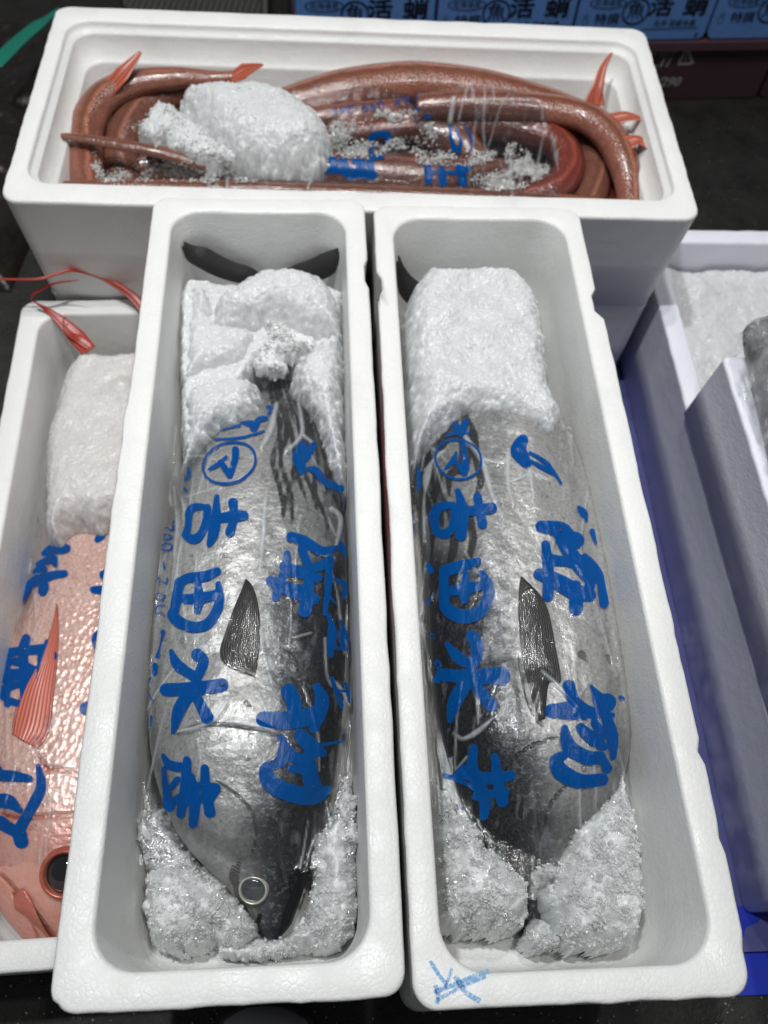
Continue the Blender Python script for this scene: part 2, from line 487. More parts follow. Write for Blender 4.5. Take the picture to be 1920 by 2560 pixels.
# ------------------------------------------------------------------ ice
def ice(outline, z0, top, base, label, R=.02, step=.0011, amp=1., mat=ICE, seed=0, jit=.0025, group='crushed ice in the fish boxes', tilt=None, clipf=None, name='ice_block', cat='crushed ice', pits=()):
    P = np.array([unp(x, y, z0)[:2] for x, y in outline]); P = cr(P, 4, True)
    x0, y0 = P.min(0) - .006; x1, y1 = P.max(0) + .006
    X, Y = np.meshgrid(np.arange(x0, x1, step), np.arange(y0, y1, step), indexing='ij')
    sd = poly_sd(X, Y, P) + jit * fbm(X * 130, Y * 130, 4, seed) * 1.6 + jit * .15 * facets(X * 420, Y * 420, seed + 9)
    d = np.clip(sd / R, 0, 1); pr = np.sqrt(np.clip(1 - (1 - d) ** 2, 0, 1))
    tp = top + (tilt(X, Y) if tilt else 0)
    Z = base + (tp - base) * pr
    lum = np.clip(d * 1.2, .08, 1)
    Z += lum * amp * (.0075 * fbm(X * 34, Y * 34, 4, seed) + .0011 * facets(X * 260, Y * 260, seed) + .0007 * facets(X * 560, Y * 560, seed + 4) + .0006 * fbm(X * 500, Y * 500, 2, seed))
    for (ppx, ppy, rr, dd) in pits:
        q = unp(ppx, ppy, top); Z -= dd * np.exp(-(((X - q[0]) ** 2 + (Y - q[1]) ** 2) / rr ** 2) ** 1.5)
    vm = sd > -step * 1.2
    Z = np.where(sd <= 0, base - .002, Z)
    jx = fbm(X * 300, Y * 300, 2, seed + 31) * .0012; jy = fbm(X * 300, Y * 300, 2, seed + 47) * .0012
    return gmesh(name, X + jx, Y + jy, Z, mat, vmask=vm, label=label, cat=cat, group=group, kind=None)


_oct = np.array([(1, 0, 0), (-1, 0, 0), (0, 1, 0), (0, -1, 0), (0, 0, 1), (0, 0, -1)], float)
_of = np.array([(0, 2, 4), (2, 1, 4), (1, 3, 4), (3, 0, 4), (2, 0, 5), (1, 2, 5), (3, 1, 5), (0, 3, 5)])


def grains(name, outline, z0, tree, n, r0, r1, mat, label=None, parent=None, dens=None, seed=0, zmiss=None, **k):
    """angular ice crystals lying on whatever surface is below"""
    g = np.random.default_rng(seed + 100); PL_ = cr(np.array(outline, float), 4, True); x0, y0 = PL_.min(0); x1, y1 = PL_.max(0)
    V = []; F = []; c = 0; tries = 0
    qx = g.uniform(x0, x1, n * 4); qy = g.uniform(y0, y1, n * 4); sd = poly_sd(qx, qy, PL_)
    pb = np.clip(sd / 25 + .25, 0, 1) * np.clip(.5 + fbm(qx / 30, qy / 30, 3, seed) * 1.6, .03, 1)
    for a, b, p in zip(qx, qy, pb):
        if c >= n: break
        if g.random() > p: continue
        h = hit(tree, a, b)
        if h is None: continue
        r = r0 + (r1 - r0) * g.random() ** 2.5
        A = g.normal(size=(3, 3)); A, _ = np.linalg.qr(A)
        q = (_oct * (g.uniform(.45, 1.15, (6, 1))) * r * np.array([1.3, 1, .8])) @ A + h[0] + np.array([0, 0, r * .35])
        F.append(_of + len(V) * 6); V.append(q); c += 1
    return mk(name, np.concatenate(V), np.concatenate(F), mat, parent=parent, smooth=False, label=label, **k)


# ------------------------------------------------------------------ fish bodies
def body(name, left, right, z0, fr, floor, thick, mat, nl=260, na=120, parent=None, attrf=None, zoff=None, power=2.0, bumpf=None):
    Lp = np.array([unp(x, y, z0) for x, y in left]); Rp = np.array([unp(x, y, z0) for x, y in right])
    lx, ly = fr.l(Lp); rx, ry = fr.l(Rp)
    y1 = min(ly.max(), ry.max()); y0 = max(ly.min(), ry.min())
    ys = y0 + (y1 - y0) * (1 - np.cos(np.linspace(0, math.pi, nl))) / 2
    def itp(yy, xx):
        o = np.argsort(yy); q = np.interp(ys, yy[o], xx[o]); k = np.ones(15) / 15
        return np.convolve(np.pad(q, 7, mode='edge'), k, 'valid')
    L_ = itp(ly, lx); R_ = itp(ry, rx); cx = (L_ + R_) / 2; a = np.maximum((R_ - L_) / 2, .0008)
    e = np.minimum(ys - y0, y1 - ys); a = a * np.sqrt(np.clip(e / .012, .0, 1))
    a = np.maximum(a, .0004)
    b = ((a * thick) ** -5 + .056 ** -5) ** -.2; th = np.linspace(0, 2 * math.pi, na, endpoint=False)
    c_, s_ = np.cos(th), np.sin(th)
    ex = np.sign(c_) * np.abs(c_) ** (2 / power); ez = np.sign(s_) * np.abs(s_) ** (2 / power)
    zc = (zoff(ys) if zoff else floor + b)
    X = cx[:, None] + a[:, None] * ex; Z = zc[:, None] + b[:, None] * ez; Y = np.repeat(ys[:, None], na, 1)
    if bumpf is not None: X, Y, Z = bumpf(X, Y, Z, ex[None, :] + 0 * X, a[:, None])
    P = fr.w(X, Y, Z).reshape(-1, 3); F = [tuple(f) for f in gridfaces(nl, na, wrap=True)]
    F.append(tuple(range(na))); F.append(tuple(range((nl - 1) * na, nl * na))[::-1])
    u = (np.repeat(c_[None, :], nl, 0)).ravel(); v = np.repeat(((ys - y0) / (y1 - y0))[:, None], na, 1).ravel()
    px, py = proj(P)
    at = dict(u=u, v=v)
    if attrf: at.update(attrf(px, py, u, v))
    o = mk(name, P, F, mat, parent=parent, attrs=at)
    bm = __import__('bmesh').new(); bm.from_mesh(o.data); __import__('bmesh').ops.recalc_face_normals(bm, faces=bm.faces); bm.to_mesh(o.data); bm.free()
    return o


def m_bonito(name):
    t = NT(name)
    bk = t.attr('back'); n = t.noise(55, 6, .65, co=t.coord()); k = t.math('ADD', bk, t.math('MULTIPLY', t.math('SUBTRACT', n, .5), .4))
    col = t.ramp(k, [(.0, (.40, .395, .38)), (.28, (.23, .23, .225)), (.46, (.085, .09, .096)), (.64, (.030, .035, .040)), (.84, (.006, .007, .010))])
    fine = t.noise(330, 4, .75); col = t.mixc(t.math('MULTIPLY', t.rng(fine, .46, .60), .32), col, (.075, .08, .085))
    fine2 = t.noise(230, 5, .75); col = t.mixc(t.math('MULTIPLY', t.rng(fine2, .53, .64), t.math('SUBTRACT', .6, t.math('MULTIPLY', bk, .58))), col, (.52, .52, .51))
    st = t.rng(t.math('ADD', t.attr('stripe'), t.math('MULTIPLY', t.math('SUBTRACT', t.noise(120, 4, .6), .5), 7.)), -2., 2.)
    col = t.mixc(t.math('MULTIPLY', st, .93), col, (.012, .013, .014))
    gl = t.rng(t.attr('gill'), -2.5, 1.5); col = t.mixc(t.math('MULTIPLY', gl, .75), col, (.06, .06, .06))
    gh = t.math('ADD', t.math('MULTIPLY', gl, -1.5), t.math('ADD', n, t.math('MULTIPLY', t.noise(35, 4), 2.)))
    nr = t.bump(gh, .003, .6); nr = t.bump(fine, .0003, .5, nr)
    return t.done(t.bsdf(Base_Color=col, Metallic=t.math('MULTIPLY', t.math('SUBTRACT', 1., st), .25), Roughness=t.rng(n, .3, .7, .26, .42), Normal=nr, Specular_IOR_Level=t.math('SUBTRACT', .45, t.math('MULTIPLY', t.math('MAXIMUM', st, bk), .33)), Coat_Weight=.0, Coat_Roughness=.1))


BON = m_bonito('bonito_skin')
t = NT('dark_fin'); rb = t.math('SINE', t.math('MULTIPLY', t.attr('ray'), 95.)); c = t.mixc(t.rng(rb, -1, 1), (.016, .015, .016), (.10, .095, .095))
FIN = t.done(t.bsdf(Base_Color=c, Roughness=.45, Specular_IOR_Level=.25, Normal=t.bump(rb, .0008, .8)))
t = NT('eye_ring'); ERING = t.done(t.bsdf(Base_Color=t.mixc(t.noise(200, 3), (.45, .42, .34), (.75, .74, .68)), Metallic=.5, Roughness=.3))
t = NT('eye_pupil'); EPUP = t.done(t.bsdf(Specular_IOR_Level=.4, Base_Color=t.mixc(t.noise(90, 3), (.025, .028, .032), (.07, .08, .09)), Roughness=.06, Coat_Weight=1.))


def C2(P): return [(340 + x * .3737, 1000 + y * .3737) for x, y in P]
def C1(P): return [(340 + x * .3737, 480 + y * .3737) for x, y in P]
def C3(P): return [(280 + x * .4099, 1560 + y * .4099) for x, y in P]
def C5(P): return [(960 + x * .4099, 1000 + y * .4099) for x, y in P]
def C6(P): return [(960 + x * .4581, 1600 + y * .4581) for x, y in P]
def CS(P): return [(x * .2712, 1300 + y * .2712) for x, y in P]
def CR4(P): return [(x * .5245, 1400 + y * .5245) for x, y in P]
def sc(k, *L):
    return [(p, np.asarray(w, float) * k) for p, w in L]


# left bonito
backL_line = [(x - 22, y) for x, y in [(720, 860), (735, 1000), (752, 1150), (750, 1300), (716, 1450), (712, 1600), (725, 1800), (722, 1950), (712, 2100), (715, 2340)]]
stripL = sc(.3737, (C2([(975, -60), (965, 30), (945, 130), (965, 220), (935, 330), (915, 420)]), [40, 40, 34, 30, 28, 16]),
            (C2([(1010, -40), (1020, 30), (1000, 110), (1035, 190), (1015, 300), (980, 380)]), [28, 30, 30, 26, 26, 10]),
            (C2([(915, 380), (900, 470), (925, 560), (905, 640)]), [24, 26, 26, 14]), (C2([(955, 520), (960, 600), (980, 680), (985, 780)]), [14, 20, 22, 10]),
            (C2([(925, 700), (930, 780), (945, 850)]), [16, 22, 8]), (C2([(1060, 480), (1050, 560), (1090, 620), (1060, 690)]), [30, 40, 40, 18]),
            (C2([(1200, 560), (1190, 640), (1130, 740), (1140, 830), (1180, 900)]), [30, 36, 40, 36, 20]), (C2([(1240, 620), (1225, 720), (1205, 820), (1240, 930)]), [30, 32, 30, 22]),
            (C2([(1070, 780), (1110, 790), (1110, 840)]), [22, 26, 14]), (C2([(1140, 420), (1110, 500), (1120, 560)]), [50, 50, 20]),
            (C2([(1100, 900), (1120, 1000), (1090, 1100)]), [18, 26, 16]), (C2([(1180, 960), (1200, 1060), (1180, 1200)]), [24, 30, 12]),
            (C2([(1260, 980), (1270, 1100), (1255, 1250)]), [24, 30, 12]))
stripL += [([(790, 2090), (760, 2190), (725, 2270), (700, 2350)], [10, 26, 26, 14]), ([(650, 2290), (628, 2350)], [14, 12])]
gillL = sc(.4099, (C3([(390, 670), (480, 635), (600, 612), (740, 618), (860, 640), (980, 650), (1050, 700)]), [6, 14, 15, 15, 12, 10, 6]),
           (C3([(640, 960), (760, 1040), (860, 1160), (880, 1300), (850, 1420)]), [8, 10, 12, 10, 8]),
           (C3([(1010, 1240), (1020, 1380), (1060, 1560)]), [6, 16, 22]), (C3([(820, 480), (850, 520)]), [20, 6]), (C3([(740, 1480), (735, 1560), (780, 1640)]), [10, 22, 12])) + [([(600, 2150), (590, 2220), (615, 2280)], [4, 8, 6])]


def waves(A, B, n, amp, w, seed, per=52.):
    g = np.random.default_rng(seed); out = []
    A = cr(A, 8); B = cr(B, 8); m = min(len(A), len(B))
    for i in range(n):
        f = (i + .5) / n; ph = g.uniform(0, 6); a0 = int(g.uniform(0, .18) * m); a1 = int(m * g.uniform(.72, 1.))
        P = A[:m] * (1 - f) + B[:m] * f; L = P[:, 1] - P[0, 1]
        X_ = P[:, 0] + amp * np.sin(L / per + 1.3 + .35 * ph) + amp * .5 * np.sin(L / 23. + ph)
        pts = [(X_[q], P[q, 1]) for q in range(a0, a1, 3)]; ws = w * g.uniform(.75, 1.25, len(pts)); ws[0] *= .5; ws[-1] *= .3
        # broken here and there
        if g.random() < .6 and len(pts) > 9: c = int(g.uniform(.35, .7) * len(pts)); out += [(pts[:c], ws[:c]), (pts[c + 1:], ws[c + 1:])]
        else: out.append((pts, ws))
    return [o for o in out if len(o[0]) > 2]


def bkf(k, py):
    b = .5 + k * .5 + .16 * np.clip((py - 1850) / 200., 0, 1)
    z = np.clip((1480 - py) / 120., 0, 1)          # the striped zone towards the tail is pale between its stripes
    b = np.where(b > .30, b * (1 - z) + (.24 + (b - .30) * .08) * z, b)
    return np.clip(b, 0, 1.15)


def mkattr(line, strip, gill, sgn, sw=1.):
    Y = np.array([p[1] for p in line]); X = np.array([p[0] for p in line])
    def f(px, py, u, v):
        k = (px - np.interp(py, Y, X)) * sgn / 95.
        return dict(back=bkf(k, py) , stripe=stroke_sd(px, py, strip, sw), gill=stroke_sd(px, py, gill, 1.5))
    return f


def headbump(y0):
    def f(X, Y, Z, u, a):
        n = fbm(X * 28 + 3, Y * 16, 3, 2) * .004
        return X, Y, Z + n * (1 - u ** 2) , 
    def g(X, Y, Z, u, a):
        n = fbm(X * 28 + 3, Y * 16, 3, 2) * .005
        return X, Y, Z + n * np.clip(1 - u ** 2, 0, 1)
    return g


stripL = stripL[-2:] + waves([(672, 880), (676, 1000), (682, 1120), (690, 1240), (700, 1330)], [(722, 880), (790, 1000), (830, 1130), (856, 1270), (866, 1420)], 8, 9, 12., 4, 38.)
fishL = empty('bonito', tuple(FL.w(0, 0, -.15)), 'bonito with its eye showing and belly to the left, in the left long box', 'fish', 'bonito packed in ice')
bL = body('body', [(688, 840), (660, 930), (600, 1020), (520, 1120), (450, 1250), (400, 1420), (375, 1600), (368, 1800), (395, 1980), (455, 2110), (560, 2210), (610, 2270), (650, 2345)],
          [(718, 840), (748, 930), (790, 1030), (830, 1150), (858, 1300), (866, 1500), (862, 1700), (850, 1850), (822, 1990), (790, 2110), (755, 2220), (725, 2300), (700, 2345)],
          -.10, FL, -.148, .80, BON, parent=fishL, attrf=mkattr(backL_line, stripL, gillL, 1), power=2.15, bumpf=headbump(0))

lineR = [(1230, 880), (1225, 1050), (1215, 1200), (1240, 1350), (1262, 1500), (1290, 1700), (1335, 1850), (1345, 2000), (1350, 2360)]
lineR = [(x - 25, y) for x, y in lineR]
stripR = sc(.4099, (C5([(330, 270), (350, 240), (430, 290), (400, 330)]), [30, 36, 34, 20]), (C5([(250, 420), (290, 390), (400, 440), (420, 540), (400, 600)]), [36, 44, 44, 40, 20]),
            (C5([(260, 560), (330, 600), (390, 660), (360, 780), (330, 850)]), [40, 46, 46, 40, 30]), (C5([(440, 520), (480, 620), (450, 740), (460, 860)]), [26, 36, 40, 16]),
            (C5([(500, 470), (545, 560), (530, 640), (560, 700)]), [18, 30, 30, 12]), (C5([(340, 870), (390, 950), (470, 930), (510, 850), (530, 760)]), [40, 44, 46, 34, 16]),
            (C5([(590, 700), (610, 800), (635, 900)]), [14, 24, 10]), (C5([(360, 1000), (420, 1060), (500, 1030)]), [40, 30, 10]), (C5([(640, 720), (650, 820)]), [10, 12]))
gillR = sc(.4581, (C6([(1000, 510), (880, 550), (800, 580), (720, 640), (680, 720)]), [8, 12, 12, 10, 8]), (C6([(1040, 750), (960, 830), (900, 920), (880, 1050)]), [6, 12, 12, 8]),
           (C6([(740, 100), (780, 260), (820, 380), (860, 470)]), [10, 26, 26, 10]), (C6([(1080, 80), (1110, 110)]), [30, 10]), (C6([(1225, 90), (1235, 130)]), [16, 8]), (C6([(828, 920), (835, 1100), (822, 1260)]), [5, 10, 8]))
stripR = waves([(1130, 900), (1075, 1030), (1054, 1150), (1060, 1310), (1068, 1500)], [(1190, 900), (1190, 1040), (1195, 1150), (1205, 1260), (1200, 1500)], 6, 17, 19., 9, 40.)
fishR = empty('bonito', tuple(FRT.w(0, 0, -.15)), 'bonito with its dark back to the left and head buried between two ice heaps', 'fish', 'bonito packed in ice')
bR = body('body', [(1160, 850), (1110, 940), (1065, 1040), (1050, 1180), (1065, 1350), (1072, 1550), (1082, 1720), (1110, 1880), (1170, 2030), (1250, 2160), (1310, 2260), (1325, 2380)],
          [(1230, 850), (1330, 960), (1415, 1080), (1480, 1240), (1530, 1420), (1562, 1600), (1575, 1780), (1570, 1900), (1530, 2030), (1470, 2150), (1400, 2260), (1372, 2380)],
          -.10, FRT, -.148, .74, BON, parent=fishR, attrf=mkattr(lineR, stripR, gillR, -1, 1.), power=2.15, bumpf=headbump(0))
TL_ = bvh([bL]); TR_ = bvh([bR])


def surf_patch(name, A, B, tree, mat, parent, n=60, m=26, off=.0010, lift=.0012, attrs=True, zfall=-.08, rib=0.):
    """patch between polylines A and B (pixels, base to tip), laid on a surface"""
    a = cr(A, 8); b = cr(B, 8)
    s = np.linspace(0, 1, n); ai = np.stack([np.interp(s, np.linspace(0, 1, len(a)), a[:, k]) for k in (0, 1)], -1)
    bi = np.stack([np.interp(s, np.linspace(0, 1, len(b)), b[:, k]) for k in (0, 1)], -1)
    V = []; R = []
    for i in range(n):
        for j in range(m):
            f = j / (m - 1); q = ai[i] * (1 - f) + bi[i] * f; h = hit(tree, *q)
            p = (h[0] if h else unp(q[0], q[1], zfall)); nn = h[1] if h else np.array([0, 0, 1.])
            if nn[2] < 0: nn = -nn
            V.append(p + nn * (off + lift * math.sin(math.pi * f) + rib * math.sin(f * 95 * (1 if rib else 0)))); R.append(f)
    F = gridfaces(n, m)
    V = np.array(V); a_, b_, c_ = V[F[0][0]], V[F[0][1]], V[F[0][2]]
    if np.cross(b_ - a_, c_ - a_)[2] < 0: F = F[:, ::-1]
    o = mk(name, V, F, mat, parent=parent, attrs=dict(ray=R))
    md = o.modifiers.new('t', 'SOLIDIFY'); md.thickness = .0007; md.offset = -1
    return o


pfL = surf_patch('pectoral_fin', C3([(810, 300), (690, 250), (660, 170), (690, 60), (740, -80), (790, -200), (815, -265)]),
           C3([(870, 330), (888, 250), (900, 120), (905, 0), (890, -120), (860, -220), (818, -268)]), TL_, FIN, fishL)
pfR = surf_patch('pectoral_fin', C6([(845, 440), (800, 300), (760, 130), (735, -60), (735, -260), (745, -340)]), C6([(880, 430), (900, 240), (965, 230), (940, 60), (880, -200), (752, -345)]), TR_, FIN, fishR)


def eye(parent, tree, px, py, r, rp, mring, mpup, rise=.004, zf=-.1, inner=.62):
    h = hit(tree, px, py); p, n = h if h else (unp(px, py, zf), np.array([0, 0, 1.]))
    n = n * .6 + np.array([0, -.25, .8]); n /= np.linalg.norm(n)
    a = np.cross(n, [1, 0, 0]); a /= np.linalg.norm(a); b = np.cross(n, a)
    def dome(r, hgt, base, nr=14, na=40, tor=False):
        V = []
        for i in range(nr):
            f = i / (nr - 1)
            rr = r * math.sin(f * math.pi / 2); zz = base + hgt * math.cos(f * math.pi / 2)
            if tor: rr = r * (inner + (1 - inner) * f); zz = base + hgt * math.sin(math.pi * (.15 + .85 * f))
            for k in range(na): an = 2 * math.pi * k / na; V.append(p + a * rr * math.cos(an) + b * rr * math.sin(an) + n * zz)
        return np.array(V), gridfaces(nr, na, wrap=True)
    V, F = dome(r, rise * .8, 0, tor=True); ring = mk('eye_ring', V, F, mring, parent=parent)
    V, F = dome(rp, rise, rise * .05, 16, 40); mk('eye', V, F, mpup, parent=parent)


eye(fishL, TL_, 634, 2222, .0128, .0104, ERING, EPUP, .005, inner=.74)

# tail fins standing against the far walls
def wall_fin(parent, fr, A, B, yw, n=40, m=14, name='tail_fin'):
    nrm = np.array([-fr.sn, fr.cs, 0.]); p0 = fr.w(0, yw, 0)
    a = cr(A, 6); b = cr(B, 6); s = np.linspace(0, 1, n)
    ai = np.stack([np.interp(s, np.linspace(0, 1, len(a)), a[:, k]) for k in (0, 1)], -1); bi = np.stack([np.interp(s, np.linspace(0, 1, len(b)), b[:, k]) for k in (0, 1)], -1)
    V = []; R = []
    for i in range(n):
        for j in range(m):
            f = j / (m - 1); q = ai[i] * (1 - f) + bi[i] * f; V.append(unpl(q[0], q[1], p0, nrm) - nrm * (.002 + .004 * math.sin(math.pi * f))); R.append(f)
    o = mk(name, V, gridfaces(n, m), FIN, parent=parent, attrs=dict(ray=R)); md = o.modifiers.new('t', 'SOLIDIFY'); md.thickness = .002; return o


wall_fin(fishL, FL, C1([(320, 325), (400, 350), (470, 360), (540, 400), (640, 450), (760, 490), (840, 540)]), C1([(318, 350), (350, 440), (430, 492), (520, 540), (620, 575), (720, 600), (840, 640)]), .364)
wall_fin(fishL, FL, C1([(1385, 350), (1340, 370), (1240, 405), (1160, 445), (1060, 480), (980, 530)]), C1([(1391, 385), (1388, 470), (1345, 520), (1270, 570), (1150, 610), (980, 640)]), .364)
wall_fin(fishR, FRT, [(994, 636), (1006, 658), (1022, 680), (1045, 700), (1075, 715)], [(994, 650), (997, 712), (1006, 738), (1030, 760), (1075, 780)], .350)

# ------------------------------------------------------------------ printed bags over the bonito
inkL = sc(.3737,
          (C2([(540, 645), (535, 790), (515, 900), (490, 965)]), [30, 62, 60, 30]), (C2([(545, 790), (640, 775), (725, 770)]), [50, 66, 52]), (C2([(650, 685), (655, 780), (630, 880)]), [56, 46, 58]),
          (C2([(475, 715), (390, 715), (355, 750), (350, 830), (335, 890), (320, 905)]), [26, 46, 46, 40, 44, 30]), (C2([(330, 905), (385, 930), (440, 890), (470, 800), (475, 720)]), [44, 56, 48, 46, 46]),
          (C2([(545, 1145), (450, 1180), (340, 1190), (290, 1230)]), [46, 62, 56, 50]), (C2([(290, 1220), (270, 1330), (255, 1400), (245, 1440), (300, 1490), (390, 1520), (470, 1500), (530, 1430), (560, 1330), (550, 1230)]), [60, 60, 56, 66, 66, 64, 62, 60, 56, 36]),
          (C2([(415, 1230), (420, 1330), (410, 1410)]), [40, 62, 40]), (C2([(330, 1330), (420, 1325), (540, 1300)]), [60, 62, 60]),
          (C2([(665, 330), (660, 400), (630, 500)]), [40, 40, 34]), (C2([(625, 500), (590, 450), (560, 410)]), [34, 36, 26]), (C2([(485, 465), (550, 430), (600, 380)]), [14, 30, 20]),
          (C2([(525, 262), (640, 258), (760, 238), (858, 205)]), [12, 14, 14, 10]),
          (C2([(700, 150), (770, 160), (790, 190), (820, 130), (870, 120)]), [12, 40, 36, 32, 24]), (C2([(880, 45), (905, 60), (880, 95)]), [20, 24, 12]), (C2([(560, 205), (640, 180), (690, 170)]), [6, 14, 20]),
          (C2([(1040, 915), (1130, 945), (1240, 1010), (1340, 990)]), [60, 60, 56, 34]), (C2([(1010, 1030), (1000, 1130), (960, 1230), (935, 1320)]), [40, 52, 56, 50]),
          (C2([(990, 1110), (1120, 1140), (1290, 1090)]), [56, 56, 60]), (C2([(905, 1210), (1030, 1270), (1190, 1330)]), [64, 80, 70]), (C2([(1110, 1000), (1160, 1170), (1130, 1410)]), [50, 60, 78]),
          (C2([(1300, 1060), (1285, 1250), (1265, 1430)]), [44, 44, 26]), (C2([(1020, 1160), (1220, 1190)]), [30, 50]), (C2([(1080, 1300), (1090, 1260)]), [60, 50]),
          (C2([(1110, 310), (1090, 390), (1110, 470)]), [60, 76, 50]), (C2([(1190, 300), (1130, 380)]), [40, 60]), (C2([(1150, 460), (1200, 470), (1240, 505)]), [20, 44, 30]), (C2([(1200, 500), (1290, 560), (1380, 590)]), [10, 50, 36]),
          (C2([(1370, 960), (1400, 1040)]), [30, 30]), (C2([(1330, 1200), (1400, 1240), (1380, 1330)]), [20, 34, 14]), (C2([(1290, 1300), (1340, 1370)]), [14, 8]), (C2([(1290, 1440), (1320, 1560), (1300, 1650)]), [24, 50, 46]), (C2([(1370, 1480), (1420, 1620)]), [18, 22]))
inkL += [(C2([(625 + 178 * math.cos(a) * .99 + 20 * math.sin(a), 420 + 133 * math.sin(a) - 42 * math.cos(a)) for a in np.linspace(0, 6.3, 26)]), np.full(26, 5.2))]
inkL += sc(.3737, (C2([(250, 800), (245, 850), (265, 870)]), 8), (C2([(200, 850), (240, 870), (250, 840)]), 10), (C2([(165, 940), (200, 900), (240, 915), (190, 940)]), 10),
           (C2([(160, 1010), (200, 960), (240, 970), (230, 1000), (165, 1005)]), 10), (C2([(185, 1080), (190, 1130)]), 11), (C2([(210, 1190), (200, 1230), (150, 1190), (155, 1235)]), 9),
           (C2([(200, 1310), (150, 1290), (130, 1320), (170, 1340), (190, 1310)]), 9), (C2([(190, 1370), (140, 1380), (130, 1430), (170, 1420), (190, 1450)]), 9),
           (C2([(165, 1550), (180, 1560)]), 12), (C2([(345, 455), (350, 500), (330, 540)]), [14, 26, 10]), (C2([(325, 590), (335, 605)]), 16))
inkL += sc(.4099,
           (C3([(360, 165), (400, 250), (500, 320)]), [24, 60, 50]), (C3([(520, 185), (555, 230), (520, 320)]), [66, 60, 52]), (C3([(330, 400), (500, 392), (670, 370)]), [70, 74, 70]), (C3([(490, 400), (410, 520), (370, 660)]), [60, 70, 22]),
           (C3([(500, 410), (540, 490), (580, 570)]), [50, 56, 70]),
           (C3([(312, 800), (350, 860), (440, 875)]), [22, 50, 50]), (C3([(455, 830), (450, 960), (420, 1160)]), [42, 56, 50]), (C3([(312, 885), (325, 980), (350, 1110)]), [24, 32, 60]), (C3([(350, 1100), (440, 1040)]), [50, 40]),
           (C3([(365, 990), (400, 945)]), [32, 30]), (C3([(480, 930), (505, 1050), (495, 1220)]), [40, 60, 46]), (C3([(565, 880), (570, 1000), (595, 1150)]), [44, 54, 60]), (C3([(500, 985), (580, 990), (640, 1000), (610, 1060)]), [34, 40, 40, 30]),
           (C3([(420, 1080), (520, 1080), (600, 1030)]), [40, 34, 50]),
           (C3([(1080, 410), (1110, 490), (1130, 580)]), [84, 84, 60]), (C3([(925, 580), (1080, 585), (1250, 555)]), [84, 100, 96]), (C3([(1250, 380), (1280, 480), (1230, 640)]), [40, 80, 50]), (C3([(1030, 690), (1090, 800), (1200, 830)]), [36, 66, 46]),
           (C3([(1150, 680), (1220, 750), (1290, 790)]), [70, 86, 40]), (C3([(1040, 760), (1030, 840)]), [50, 60]), (C3([(1020, 840), (940, 890), (970, 970), (1090, 1030), (1220, 1050), (1310, 1010)]), [40, 74, 92, 96, 90, 46]), (C3([(1200, 800), (1210, 930), (1250, 1040)]), [60, 90, 80]),
           (C3([(1090, 880), (1200, 890)]), [40, 60]), (C3([(1400, 720), (1260, 740)]), [12, 24]),
           (C3([(1330, 20), (1335, 190)]), [28, 30]), (C3([(1400, 40), (1410, 150)]), [22, 26]), (C3([(1350, 150), (1450, 150)]), [16, 26]), (C3([(1340, 330), (1390, 480), (1400, 530)]), [22, 26, 8]), (C3([(1420, 360), (1450, 470)]), [18, 20]), (C3([(1360, 400), (1450, 420)]), 14),
           (C3([(310, 40), (295, 130), (275, 200)]), [18, 10, 22]), (C3([(260, 250), (258, 300)]), [30, 26]), (C3([(240, 330), (215, 400), (250, 470)]), [10, 10, 10]), (C3([(238, 560), (232, 650)]), [14, 4]))
